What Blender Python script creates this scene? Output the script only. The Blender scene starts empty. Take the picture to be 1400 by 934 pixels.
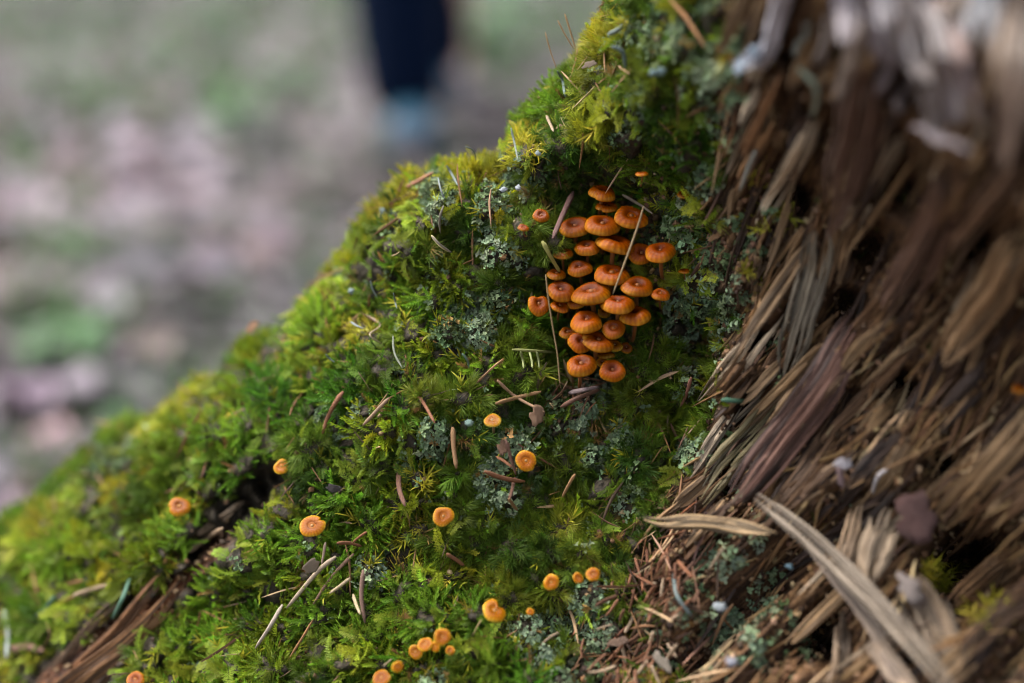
import bpy, math, random
import numpy as np
from mathutils import Vector, Matrix

random.seed(7)
RNG = np.random.default_rng(11)
SC = bpy.context.scene
COL = SC.collection

# ------------------------------------------------------------------ camera, sky, light
CAM_H, PITCH, FOCUS = 0.47, math.radians(18.0), 0.400
cam_data = bpy.data.cameras.new("camera")
cam = bpy.data.objects.new("camera", cam_data)
COL.objects.link(cam)
cam.location = (0, 0, CAM_H)
cam.rotation_euler = (math.radians(90) - PITCH, 0, 0)
cam_data.lens, cam_data.sensor_width = 50, 36
cam_data.clip_start, cam_data.clip_end = 0.01, 500
cam_data.dof.use_dof = True
cam_data.dof.focus_distance = FOCUS
cam_data.dof.aperture_fstop = 3.2
cam_data.dof.aperture_blades = 9
SC.camera = cam

SUN_EL, SUN_AZ = math.radians(60), math.radians(-70)      # high, from the open side on the left
world = bpy.data.worlds.new("World")
SC.world = world
world.use_nodes = True
wn, wl = world.node_tree.nodes, world.node_tree.links
sky = wn.new("ShaderNodeTexSky")
sky.sky_type = 'NISHITA'
sky.sun_disc = False
sky.sun_elevation, sky.sun_rotation = SUN_EL, SUN_AZ
sky.air_density, sky.dust_density, sky.ozone_density = 1.0, 3.0, 1.0
hsv = wn.new("ShaderNodeHueSaturation")                   # overcast: the blue is mostly washed out
hsv.inputs['Saturation'].default_value = 0.5
wl.new(sky.outputs[0], hsv.inputs['Color'])
wl.new(hsv.outputs[0], wn['Background'].inputs[0])
wn['Background'].inputs[1].default_value = 0.075
sun_d = bpy.data.lights.new("sun", 'SUN')
sun_d.energy, sun_d.angle, sun_d.color = 1.5, math.radians(38), (1.0, 0.985, 0.965)
sun = bpy.data.objects.new("sun", sun_d)
COL.objects.link(sun)
sd = Vector((math.sin(SUN_AZ) * math.cos(SUN_EL), math.cos(SUN_AZ) * math.cos(SUN_EL), math.sin(SUN_EL)))
sun.rotation_euler = sd.to_track_quat('Z', 'Y').to_euler()
SC.view_settings.view_transform = 'Standard'
SC.view_settings.look = 'None'
SC.view_settings.exposure = 2.6
SC.view_settings.gamma = 1
SC.view_settings.use_curve_mapping = False
SC.cycles.max_bounces = 4
SC.cycles.diffuse_bounces = 2
SC.cycles.glossy_bounces = 2
SC.cycles.transmission_bounces = 2
SC.cycles.use_adaptive_sampling = True
SC.cycles.adaptive_threshold = 0.025
SC.cycles.caustics_reflective = SC.cycles.caustics_refractive = False
SC.cycles.use_denoising = True
SC.cycles.filter_width = 1.1

# ------------------------------------------------------------------ measuring helpers
CF = np.array([0, math.cos(PITCH), -math.sin(PITCH)])
CR = np.array([1.0, 0, 0])
CU = np.array([0, math.sin(PITCH), math.cos(PITCH)])
CP = np.array([0, 0, CAM_H])
K = 0.72 / 1400.0


def at(px, py, d):
    px, py, d = np.broadcast_arrays(np.asarray(px, float), np.asarray(py, float), np.asarray(d, float))
    return CP + d[..., None] * (CF + ((px - 700) * K)[..., None] * CR + ((467 - py) * K)[..., None] * CU)


def proj(P):
    q = P - CP
    d = q @ CF
    d = np.where(np.abs(d) < 1e-4, 1e-4, d)
    return 700 + (q @ CR) / d / K, 467 - (q @ CU) / d / K, d


def on_ground(px, py):
    v = CF + (px - 700) * K * CR + (467 - py) * K * CU
    return CP + v * (-CAM_H / v[2])


_TAB = RNG.random((256, 256))


def vnoise(x, y):
    x, y = np.asarray(x, float), np.asarray(y, float)
    xi, yi = np.floor(x).astype(int), np.floor(y).astype(int)
    fx, fy = x - xi, y - yi
    fx, fy = fx * fx * (3 - 2 * fx), fy * fy * (3 - 2 * fy)
    g = lambda a, b: _TAB[(xi + a) % 256, (yi + b) % 256]
    return (g(0, 0) * (1 - fx) + g(1, 0) * fx) * (1 - fy) + (g(0, 1) * (1 - fx) + g(1, 1) * fx) * fy


def fbm(x, y, o=3):
    s, a, t = 0, 1, 0
    for k in range(o):
        s = s + a * vnoise(x * 2 ** k + 17.3 * k, y * 2 ** k + 5.1 * k)
        t += a
        a *= .5
    return s / t


def sstep(a, b, x):
    t = np.clip((np.asarray(x, float) - a) / (b - a), 0, 1)
    return t * t * (3 - 2 * t)


def blobs(px, py, lst):
    m = np.zeros(np.broadcast(px, py).shape)
    for b in lst:
        w = b[3] if len(b) > 3 else 1.0
        m = np.maximum(m, w * np.exp(-((px - b[0]) ** 2 + (py - b[1]) ** 2) / (2 * (b[2] * .62) ** 2)))
    return m


# ------------------------------------------------------------------ object helpers
def tag(o, label, cat, group=None, kind=None):
    if label: o['label'] = label
    if cat: o['category'] = cat
    if group: o['group'] = group
    if kind: o['kind'] = kind
    return o


def empty(name, loc=(0, 0, 0)):
    o = bpy.data.objects.new(name, None)
    o.empty_display_size = .005
    COL.objects.link(o)
    o.location = loc
    return o


def mesh_obj(name, V, F, mat=None, parent=None, smooth=True, link=True, attrs=None):
    me = bpy.data.meshes.new(name)
    V = np.asarray(V, float)
    off = np.zeros(3)
    if parent is not None:
        off = np.array(parent.location)
        if parent.parent is not None:
            off = off + np.array(parent.parent.location)
    elif link and len(V):
        off = V.mean(0)
    me.from_pydata((V - off).tolist() if link else V.tolist(), [], F if isinstance(F, list) else F.tolist())
    if smooth:
        me.polygons.foreach_set('use_smooth', [True] * len(me.polygons))
    if attrs:
        for k, a in attrs.items():
            a = np.asarray(a, float)
            if a.ndim == 1:
                at_ = me.attributes.new(k, 'FLOAT', 'POINT')
                at_.data.foreach_set('value', a)
            elif a.shape[1] == 3:
                at_ = me.attributes.new(k, 'FLOAT_VECTOR', 'POINT')
                at_.data.foreach_set('vector', a.ravel())
    me.update()
    o = bpy.data.objects.new(name, me)
    if mat: me.materials.append(mat)
    if link:
        COL.objects.link(o)
        if parent is not None:
            o.parent = parent
        else:
            o.location = off
    return o


def grid_faces(nr, nc, wrap=False):
    j, i = np.mgrid[0:nr - 1, 0:(nc if wrap else nc - 1)]
    i2 = (i + 1) % nc
    return np.stack([j * nc + i, j * nc + i2, (j + 1) * nc + i2, (j + 1) * nc + i], -1).reshape(-1, 4)


def frame_along(P):
    T = np.gradient(P, axis=0)
    T /= np.linalg.norm(T, axis=1)[:, None] + 1e-12
    ref = -CF
    A = np.cross(T, ref)
    A /= np.linalg.norm(A, axis=1)[:, None] + 1e-9
    B = np.cross(A, T)
    return T, A, B


def resample(pts, n):
    pts = np.asarray(pts, float)
    if len(pts) > 2:                                       # Catmull-Rom through the points
        q = np.vstack([2 * pts[0] - pts[1], pts, 2 * pts[-1] - pts[-2]])
        out = []
        for k in range(len(pts) - 1):
            p0, p1, p2, p3 = q[k:k + 4]
            for t in np.linspace(0, 1, 12, endpoint=False):
                out.append(.5 * (2 * p1 + (p2 - p0) * t + (2 * p0 - 5 * p1 + 4 * p2 - p3) * t * t + (3 * p1 - p0 - 3 * p2 + p3) * t ** 3))
        out.append(pts[-1])
        pts = np.array(out)
    s = np.r_[0, np.cumsum(np.linalg.norm(np.diff(pts, axis=0), axis=1))]
    u = np.linspace(0, s[-1], n)
    return np.stack([np.interp(u, s, pts[:, k]) for k in range(pts.shape[1])], 1), u


def tube(P, rad, ns=8, squash=1.0, jag=0.0, seed=0, cap=True):
    """closed tapered tube along P; jag gives it fibrous ridges running lengthwise"""
    n = len(P)
    T, A, B = frame_along(P)
    r = np.broadcast_to(np.asarray(rad, float), (n,))
    th = np.arange(ns) / ns * 2 * math.pi
    rg = np.random.default_rng(seed)
    lon = 1 + jag * (rg.random(ns) - .5) * 2
    nz = fbm(np.arange(n)[:, None] * .35 + seed * 3.7, np.arange(ns)[None, :] * 2.1 + seed, 2) - .5
    rr = r[:, None] * lon[None, :] * (1 + jag * 1.6 * nz)
    V = P[:, None, :] + rr[..., None] * (np.cos(th)[None, :, None] * A[:, None, :] + squash * np.sin(th)[None, :, None] * B[:, None, :])
    V = V.reshape(-1, 3)
    F = grid_faces(n, ns, True).tolist()
    if cap:
        F.append(list(range(ns))[::-1])
        F.append([(n - 1) * ns + k for k in range(ns)])
    return V, F


# ------------------------------------------------------------------ materials
def new_mat(name):
    m = bpy.data.materials.new(name)
    m.use_nodes = True
    nt = m.node_tree
    return m, nt, nt.nodes, nt.links, nt.nodes['Principled BSDF']


def ramp(N, stops):
    r = N.new('ShaderNodeValToRGB')
    e = r.color_ramp.elements
    while len(e) < len(stops): e.new(.5)
    for k, (p, c) in enumerate(stops):
        e[k].position = p
        e[k].color = (*c, 1)
    return r


def attr(N, name, typ='GEOMETRY'):
    a = N.new('ShaderNodeAttribute')
    a.attribute_name = name
    a.attribute_type = typ
    return a


def noise(N, L, scale, detail=3, vec=None, rough=.55):
    n = N.new('ShaderNodeTexNoise')
    n.inputs['Scale'].default_value = scale
    n.inputs['Detail'].default_value = detail
    n.inputs['Roughness'].default_value = rough
    if vec is not None: L.new(vec, n.inputs['Vector'])
    return n


def mix(N, L, a, b, fac, mode='MIX'):
    m = N.new('ShaderNodeMix')
    m.data_type = 'RGBA'
    m.blend_type = mode
    for sock, v in ((m.inputs[0], fac), (m.inputs[6], a), (m.inputs[7], b)):
        if isinstance(v, (int, float)): sock.default_value = v
        elif isinstance(v, tuple): sock.default_value = (*v, 1)
        else: L.new(v, sock)
    return m.outputs[2]


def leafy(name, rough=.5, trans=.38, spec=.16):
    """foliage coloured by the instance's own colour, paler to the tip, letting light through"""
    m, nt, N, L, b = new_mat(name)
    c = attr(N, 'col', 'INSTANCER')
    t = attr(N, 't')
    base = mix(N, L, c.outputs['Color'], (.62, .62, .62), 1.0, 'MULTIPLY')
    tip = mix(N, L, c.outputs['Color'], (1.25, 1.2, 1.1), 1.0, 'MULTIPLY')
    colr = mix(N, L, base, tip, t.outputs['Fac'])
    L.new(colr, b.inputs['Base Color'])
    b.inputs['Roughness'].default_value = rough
    b.inputs['Specular IOR Level'].default_value = spec
    tr = N.new('ShaderNodeBsdfTranslucent')
    L.new(colr, tr.inputs['Color'])
    mx = N.new('ShaderNodeMixShader')
    mx.inputs[0].default_value = trans
    L.new(b.outputs[0], mx.inputs[1])
    L.new(tr.outputs[0], mx.inputs[2])
    L.new(mx.outputs[0], N['Material Output'].inputs['Surface'])
    return m


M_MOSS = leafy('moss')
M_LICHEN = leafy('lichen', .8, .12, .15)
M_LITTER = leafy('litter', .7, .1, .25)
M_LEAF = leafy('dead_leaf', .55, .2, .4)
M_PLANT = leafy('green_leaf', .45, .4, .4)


def fibre_wood(name):
    """weathered wood: the grain runs along the attribute 'fib', the colour is the object's own"""
    m, nt, N, L, b = new_mat(name)
    f = attr(N, 'fib')
    oi = N.new('ShaderNodeObjectInfo')
    mp = N.new('ShaderNodeMapping')
    mp.inputs['Scale'].default_value = (70, 700, 700)
    add = N.new('ShaderNodeVectorMath')
    add.operation = 'ADD'
    L.new(f.outputs['Vector'], add.inputs[0])
    L.new(oi.outputs['Random'], add.inputs[1])
    L.new(add.outputs[0], mp.inputs['Vector'])
    n1 = noise(N, L, 1.0, 4, mp.outputs[0], .65)
    n2 = noise(N, L, 130, 3)
    r = ramp(N, [(.28, (.22, .19, .17)), (.45, (.75, .72, .7)), (.6, (1.1, 1.08, 1.04)), (.8, (1.5, 1.48, 1.45))])
    L.new(n1.outputs[0], r.inputs[0])
    r2 = ramp(N, [(.3, (.6, .57, .55)), (.7, (1.2, 1.2, 1.2))])
    L.new(n2.outputs[0], r2.inputs[0])
    c = mix(N, L, oi.outputs['Color'], r.outputs[0], 1.0, 'MULTIPLY')
    c = mix(N, L, c, r2.outputs[0], 1.0, 'MULTIPLY')
    c = mix(N, L, c, attr(N, 'tone').outputs['Color'], 1.0, 'MULTIPLY')
    L.new(c, b.inputs['Base Color'])
    b.inputs['Roughness'].default_value = .62
    b.inputs['Specular IOR Level'].default_value = .35
    bu = N.new('ShaderNodeBump')
    bu.inputs['Strength'].default_value = .8
    bu.inputs['Distance'].default_value = .0008
    L.new(n1.outputs[0], bu.inputs['Height'])
    L.new(bu.outputs[0], b.inputs['Normal'])
    return m


M_FIBRE = fibre_wood('weathered_wood')


def stump_material():
    m, nt, N, L, b = new_mat('stump')
    f = attr(N, 'fib')
    mp = N.new('ShaderNodeMapping')
    mp.inputs['Scale'].default_value = (55, 620, 620)
    L.new(f.outputs['Vector'], mp.inputs['Vector'])
    n1 = noise(N, L, 1.0, 5, mp.outputs[0], .65)
    n2 = noise(N, L, 60, 4)
    n3 = noise(N, L, 420, 4)
    wood = ramp(N, [(.27, (.012, .007, .005)), (.42, (.045, .023, .010)), (.55, (.11, .06, .026)), (.68, (.21, .13, .063)), (.85, (.33, .24, .145))])
    L.new(n1.outputs[0], wood.inputs[0])
    tone = ramp(N, [(.3, (.45, .36, .32)), (.5, (.88, .78, .70)), (.72, (1.25, 1.15, 1.0))])
    L.new(n2.outputs[0], tone.inputs[0])
    wcol = mix(N, L, wood.outputs[0], tone.outputs[0], 1.0, 'MULTIPLY')
    soil = ramp(N, [(.3, (.012, .010, .006)), (.55, (.035, .026, .015)), (.75, (.07, .05, .028))])
    L.new(n3.outputs[0], soil.inputs[0])
    c = mix(N, L, soil.outputs[0], wcol, attr(N, 'wood').outputs['Fac'])
    red = mix(N, L, wcol, (.95, .66, .42), 1.0, 'MULTIPLY')
    c = mix(N, L, c, red, attr(N, 'root').outputs['Fac'])
    L.new(c, b.inputs['Base Color'])
    b.inputs['Roughness'].default_value = .75
    b.inputs['Specular IOR Level'].default_value = .25
    bu = N.new('ShaderNodeBump')
    bu.inputs['Strength'].default_value = 1.0
    bu.inputs['Distance'].default_value = .0015
    L.new(n1.outputs[0], bu.inputs['Height'])
    bu2 = N.new('ShaderNodeBump')
    bu2.inputs['Strength'].default_value = .7
    bu2.inputs['Distance'].default_value = .0006
    L.new(n3.outputs[0], bu2.inputs['Height'])
    L.new(bu.outputs[0], bu2.inputs['Normal'])
    L.new(bu2.outputs[0], b.inputs['Normal'])
    return m


def cap_material():
    m, nt, N, L, b = new_mat('mushroom_cap')
    r, a = attr(N, 'rad'), attr(N, 'stria')
    oi = N.new('ShaderNodeObjectInfo')
    rp = ramp(N, [(0.0, (.05, .008, .0015)), (.22, (.10, .017, .0004)), (.5, (.20, .040, .0004)), (.78, (.31, .082, .0006)), (.93, (.41, .15, .0015)), (1.0, (.50, .25, .018))])
    L.new(r.outputs['Fac'], rp.inputs[0])
    dark = mix(N, L, rp.outputs[0], (.62, .46, .38), 1.0, 'MULTIPLY')
    c = mix(N, L, rp.outputs[0], dark, a.outputs['Fac'])
    n = noise(N, L, 900, 3)
    n2 = noise(N, L, 180, 2)
    rr = ramp(N, [(.3, (.72, .66, .6)), (.65, (1.12, 1.12, 1.12))])
    L.new(n2.outputs[0], rr.inputs[0])
    c = mix(N, L, c, rr.outputs[0], 1.0, 'MULTIPLY')
    c = mix(N, L, c, oi.outputs['Color'], 1.0, 'MULTIPLY')
    L.new(c, b.inputs['Base Color'])
    b.inputs['Roughness'].default_value = .24
    b.inputs['Specular IOR Level'].default_value = .13
    b.inputs['Subsurface Weight'].default_value = .08
    b.inputs['Subsurface Radius'].default_value = (.0018, .0007, .0002)
    b.inputs['Subsurface Scale'].default_value = 1.0
    bu = N.new('ShaderNodeBump')
    bu.inputs['Strength'].default_value = .35
    bu.inputs['Distance'].default_value = .0003
    L.new(n.outputs[0], bu.inputs['Height'])
    L.new(bu.outputs[0], b.inputs['Normal'])
    return m


def plain(name, c1, c2, scale, rough=.6, spec=.3, bump=.0):
    m, nt, N, L, b = new_mat(name)
    n = noise(N, L, scale, 4)
    r = ramp(N, [(.3, c1), (.7, c2)])
    L.new(n.outputs[0], r.inputs[0])
    oi = N.new('ShaderNodeObjectInfo')
    L.new(mix(N, L, r.outputs[0], oi.outputs['Color'], 1.0, 'MULTIPLY'), b.inputs['Base Color'])
    b.inputs['Roughness'].default_value = rough
    b.inputs['Specular IOR Level'].default_value = spec
    if bump:
        bu = N.new('ShaderNodeBump')
        bu.inputs['Distance'].default_value = bump
        L.new(n.outputs[0], bu.inputs['Height'])
        L.new(bu.outputs[0], b.inputs['Normal'])
    return m


M_STUMP, M_CAP = stump_material(), cap_material()
M_STEM = plain('mushroom_stem', (.10, .035, .010), (.26, .11, .025), 300)
M_GILL = plain('mushroom_gill', (.5, .25, .06), (.66, .38, .13), 300)
M_NEEDLE = plain('dry_needle', (.38, .33, .28), (1.15, 1.1, 1.05), 700, .55, .35, .0002)
M_STALK = plain('lichen_stalk', (.7, .7, .7), (1.1, 1.1, 1.1), 900, .85, .15, .0003)
M_CLOTH = plain('navy_cloth', (.001, .0035, .012), (.002, .007, .022), 60, .9, .06, .002)
M_SHOE = plain('blue_shoe', (.001, .030, .055), (.002, .046, .08), 90, .6)
M_SOLE = plain('grey_sole', (.03, .036, .05), (.06, .07, .09), 50, .7)
M_SKIN = plain('skin', (.5, .3, .22), (.58, .36, .27), 40, .5)
M_HAIR = plain('hair', (.03, .02, .012), (.06, .04, .02), 200, .5)

# ------------------------------------------------------------------ the stump's surface
SIL = np.array([(-1100, 1338), (-700, 1158), (-300, 913), (-150, 828), (0, 736), (50, 691), (100, 636), (150, 605), (200, 584), (250, 550), (300, 513), (350, 479), (400, 440), (430, 408), (455, 371), (490, 332), (530, 286), (560, 254), (600, 236), (640, 230), (680, 220), (705, 191), (740, 150), (765, 121), (795, 86), (825, 39), (850, -2), (900, -110), (980, -230), (1060, -275), (1400, -310), (1900, -330)], float)


def sil(px):
    px = np.asarray(px, float)
    return np.interp(px, SIL[:, 0], SIL[:, 1]) + (fbm(px * .03, px * 0 + 3.3, 2) - .5) * 30


CTRL = np.array([(830, 300, 409), (830, 400, 413), (830, 480, 410), (720, 200, 406), (800, 30, 405), (620, 260, 408), (560, 235, 425), (480, 330, 440), (600, 450, 407),
                 (400, 430, 452), (440, 520, 420), (300, 500, 465), (200, 580, 478), (0, 725, 505), (-300, 905, 590), (-700, 1150, 650), (100, 680, 480), (240, 690, 440),
                 (0, 934, 460), (150, 850, 440), (300, 800, 424), (380, 640, 418), (425, 717, 407), (500, 820, 400), (600, 870, 392),
                 (520, 940, 388), (700, 640, 402), (700, 780, 396), (850, 830, 394), (760, 940, 384), (900, 690, 396), (980, 600, 392),
                 (990, 420, 391), (940, 270, 394), (910, 110, 372), (990, 40, 345), (1050, 150, 360), (1110, 350, 384), (1200, 100, 315),
                 (1350, 180, 300), (1350, 450, 360), (1200, 480, 376), (1110, 620, 388), (1290, 720, 368), (1200, 860, 366), (1050, 850, 382),
                 (960, 850, 385), (1390, 900, 348), (1400, -250, 285), (1000, -220, 330), (1800, 0, 290), (1800, 900, 315),
                 (700, 1300, 350), (100, 1300, 430), (-500, 1400, 560), (1300, 1300, 300), (1800, 1400, 260)], float)


def tps_fit(C, lam=40.0):
    X = C[:, :2] / 100.0
    n = len(X)
    r2 = ((X[:, None] - X[None]) ** 2).sum(-1)
    Kk = .5 * r2 * np.log(r2 + 1e-9)
    Pm = np.c_[np.ones(n), X]
    A = np.block([[Kk + np.eye(n) * lam * .01, Pm], [Pm.T, np.zeros((3, 3))]])
    return X, np.linalg.solve(A, np.r_[C[:, 2], 0, 0, 0])


TX, TW = tps_fit(CTRL)


def tps(px, py):
    q = np.stack([np.ravel(px), np.ravel(py)], 1) / 100.0
    out = np.zeros(len(q))
    for s in range(0, len(q), 20000):
        b = q[s:s + 20000]
        r2 = ((b[:, None] - TX[None]) ** 2).sum(-1)
        out[s:s + 20000] = .5 * r2 * np.log(r2 + 1e-9) @ TW[:-3] + TW[-3] + b @ TW[-2:]
    return out.reshape(np.shape(px))


EDGE = np.array([(-400, 1030), (0, 1010), (60, 1000), (120, 985), (200, 985), (240, 968), (300, 965), (380, 975), (450, 985), (560, 968), (630, 930), (690, 885), (760, 880), (850, 900), (934, 930), (1300, 950)], float)


def edge(py): return np.interp(py, EDGE[:, 0], EDGE[:, 1])


def wood_mask(px, py): return sstep(-25, 35, px - edge(py) + (fbm(px * .02, py * .02) - .5) * 60)


_PYT = np.linspace(-500, 1800, 2301)
_SL = .42 + .62 * sstep(250, 720, _PYT)
_G = np.cumsum(_SL)


def slope(py): return np.interp(py, _PYT, _SL)
def grain_t(px, py): return px + np.interp(py, _PYT, _G)


RD = np.array([-.735, .678])                                # the exposed root runs down to the left


def root_coords(px, py):
    dx, dy = px - 200, py - 835
    return dx * RD[0] + dy * RD[1], dx * RD[1] - dy * RD[0]


def root_mask(px, py, more=0):
    a, c = root_coords(px, py)
    w = 15 + 22 * sstep(-40, 140, a) + more
    return sstep(0, 10, w - np.abs(c + (fbm(a * .02, c * 0 + 9) - .5) * 24 - 4)) * sstep(-175, -120, a)


HOLLOW = [(820, 420, 75, 1.0), (800, 490, 50, .9), (850, 300, 60, .7), (880, 420, 50, .6), (945, 480, 36, 1.), (920, 575, 34, .9), (900, 430, 30, .8), (775, 505, 26, 1.)]
PITS = [(1240, 260, 36, .6), (1190, 340, 32, .7), (1040, 470, 22, .9), (1090, 270, 24, .8), (1150, 560, 22, .8), (1080, 60, 28, .8), (1320, 768, 58, 1.6), (1130, 880, 36, 1.0), (1030, 560, 20, .8), (1160, 420, 22, .8), (1330, 330, 30, .8),
        (1230, 530, 26, .8), (960, 560, 20, .6), (1000, 660, 22, .7), (1290, 640, 20, .6), (1230, 120, 20, .7)]


CS = 44.0


def cushion(px, py):
    """which cushion of moss a place belongs to: its hash, its middle, distance to it and to the next one"""
    px, py = np.asarray(px, float), np.asarray(py, float)
    gx_, gy_ = np.floor(px / CS).astype(int), np.floor(py / CS).astype(int)
    d1 = np.full(px.shape, 1e9); d2 = d1.copy()
    h = np.zeros(px.shape, int); cx = np.zeros(px.shape); cy = np.zeros(px.shape)
    for a in (-1, 0, 1):
        for b in (-1, 0, 1):
            i, j = gx_ + a, gy_ + b
            x = (i + .5 + .95 * (_TAB[(i * 7 + 13) % 256, (j * 5 + 91) % 256] - .5)) * CS
            y = (j + .5 + .95 * (_TAB[(i * 3 + 57) % 256, (j * 11 + 29) % 256] - .5)) * CS
            d = np.hypot(px - x, py - y) * (.75 + .6 * _TAB[(i * 5 + 101) % 256, (j * 3 + 7) % 256])
            n_ = d < d1
            d2 = np.where(n_, d1, np.minimum(d2, d))
            h = np.where(n_, (i * 92821 + j * 68917) % 65521, h)
            cx, cy = np.where(n_, x, cx), np.where(n_, y, cy)
            d1 = np.where(n_, d, d1)
    return h, cx, cy, d1, d2


def chash(h, k): return _TAB[(h * 31 + 17 * k) % 256, (h // 256 + 71 * k) % 256]


def relief(px, py):
    """depth offset in mm, negative stands towards the viewer"""
    w = wood_mask(px, py)
    r = root_mask(px, py)
    big = fbm(px / 105., py / 85., 2) - .5
    cl = np.abs(vnoise(px / 42. + 40, py / 34. + 9) - .5) * 2
    ch, _cx, _cy, c1, c2 = cushion(px + 14 * (vnoise(px / 17., py / 17.) - .5), py + 14 * (vnoise(px / 17. + 50, py / 17.) - .5))
    dome = (1 - np.exp(-((c2 - c1) / 13.) ** 2)) * (.55 + .45 * np.cos(np.clip(c1 / 38., 0, 1.5)))
    moss = -18 * big + 4 * (.5 - cl) - (4 + 9 * chash(ch, 1)) * (dome - .6) + 2.2 * (fbm(px / 14., py / 12., 2) - .5)
    t = grain_t(px, py)
    ridg = np.abs(vnoise(t / 26. + 7, py / 260.) - .5) * 2
    ridg2 = np.abs(vnoise(t / 9. + 71, py / 120.) - .5) * 2
    wood = 9 * (ridg - .5) + 3.4 * (ridg2 - .5) + 8 * (fbm(px / 80., py / 60. + 50, 3) - .5) + 2.5 * (vnoise(t / 4., py / 50.) - .5) + 5 * (fbm(px / 16., py / 22. + 9, 3) - .5)
    wood = wood + 15 * (np.abs(vnoise(t / 75. + 31, py / 420.) - .5) * 2 - .5) + 36 * blobs(px, py, PITS)
    a, c = root_coords(px, py)
    rt = -2 + 7 * (np.abs(vnoise(c / 11. + 3, a / 150.) - .5) * 2) + 5 * (fbm(px / 14., py / 14., 3) - .5)
    o = moss * (1 - w) + wood * w
    o = o * (1 - r) + rt * r
    o = o + 22 * blobs(px, py, HOLLOW) + 13 * np.exp(-((px - edge(py) + 8) / 16.) ** 2) * sstep(380, 450, py) * sstep(720, 640, py)
    crack = blobs(px, py, [(378, 652, 20), (360, 668, 26), (338, 688, 28), (315, 708, 26), (292, 730, 22), (270, 752, 18)])
    o = o + 20 * crack
    return o


NROW = 268


def depth_front(px, py):
    ys = sil(px)
    e = py - ys
    k = np.clip(1 - e / 75.0, 0, 1)
    roll = 75 * .2057 * 1.25 * (1 - np.sqrt(np.clip(1 - k * k, 0, 1)))
    fade = sstep(0, 30, e)
    return (tps(px, np.maximum(py, ys)) + roll + relief(px, py) * (.35 + .65 * fade)) / 1000.0


def pos(px, py):
    px, py = np.asarray(px, float), np.asarray(py, float)
    py = np.maximum(py, sil(px) + .5)
    return at(px, py, depth_front(px, py))


def depth_at(px, py):
    return float(depth_front(np.array([px], float), np.array([max(py, float(sil(px)) + 1)], float))[0])


GX = np.r_[np.arange(-1100, -120, 28), np.arange(-120, 1480, 4.0), np.arange(1480, 1921, 20)]
NC = len(GX)
ys = sil(GX)
rows_px, rows = [], []
low = np.r_[np.linspace(1700, 1020, 18)]
PYs = [np.maximum(np.full(NC, v), ys + 2) for v in low]
for k in range(NROW):
    s = k / (NROW - 1)
    s = 1 - (1 - s) ** 1.12
    PYs.append(np.maximum(1010 + (ys - 1010) * s, ys))
PYf = np.array(PYs)
PXf = np.broadcast_to(GX, PYf.shape)
DF = depth_front(PXf, PYf)
PF = at(PXf, PYf, DF)
PF[:, :, 2] = np.maximum(PF[:, :, 2], -.03 - .0 * PF[:, :, 2])
# foot of the stump: straight down to the ground
foot = PF[0].copy()
foot[:, 2] = -.04
# the far side: rolls over the ridge and falls to the ground
top = PF[-1]
back = []
for q in np.linspace(0.08, 1, 20):
    b = top.copy()
    ang = q * math.pi / 2
    reach = .10 + .16 * sstep(820, 1000, GX)
    b[:, 1] += reach * np.sin(ang) + .004 * (fbm(GX / 30., GX * 0 + q * 9) - .5) * 4
    b[:, 2] = top[:, 2] - (top[:, 2] + .04) * (1 - math.cos(ang)) + (.012 * (fbm(GX / 40., GX * 0 + q * 6) - .5)) * (1 - q)
    back.append(b)
PG = np.concatenate([foot[None], PF, np.array(back)], 0)
# right-hand edge runs round to the back
side = []
for q in np.linspace(.15, 1, 8):
    c = PG[:, -1].copy()
    c[:, 0] += .07 * math.sin(q * math.pi / 2)
    c[:, 1] = c[:, 1] + (.34 - (c[:, 1] - c[:, 1].min()) * 1.0) * (1 - math.cos(q * math.pi / 2))
    side.append(c)
PG = np.concatenate([PG, np.array(side).transpose(1, 0, 2)], 1)
nr, nc = PG.shape[:2]
qx, qy, qd = proj(PG.reshape(-1, 3))
pad = lambda A: np.concatenate([np.concatenate([A[:1], A, np.repeat(A[-1:], len(back), 0)], 0), np.repeat(np.concatenate([A[:1], A, np.repeat(A[-1:], len(back), 0)], 0)[:, -1:], len(side), 1)], 1)
PXg, PYg = pad(np.array(PXf)), pad(PYf)
WM = wood_mask(PXg, PYg)
RM = root_mask(PXg, PYg)
tg = grain_t(PXg, PYg)
ra, rc = root_coords(PXg, PYg)
sg = PYg * 1.15
fib = np.stack([np.where(RM > .5, ra, sg), np.where(RM > .5, rc, tg), qd.reshape(nr, nc) * 1500], -1).reshape(-1, 3) * .0002
stump = empty('tree_stump', (.06, .42, 0))
tag(stump, 'rotting tree stump, its left flank under moss and its right side bare torn wood', 'tree stump')
mesh_obj('stump_body', PG.reshape(-1, 3), grid_faces(nr, nc), M_STUMP, stump,
         attrs={'fib': fib, 'wood': WM.ravel(), 'root': RM.ravel()})

# cell areas and normals of the surface, for scattering what grows on it
P00, P01, P10, P11 = PG[:-1, :-1], PG[:-1, 1:], PG[1:, :-1], PG[1:, 1:]
CN = np.cross(P01 - P00, P10 - P00)
AREA = np.linalg.norm(CN, axis=-1)
CN = CN / (AREA[..., None] + 1e-15)
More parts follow.
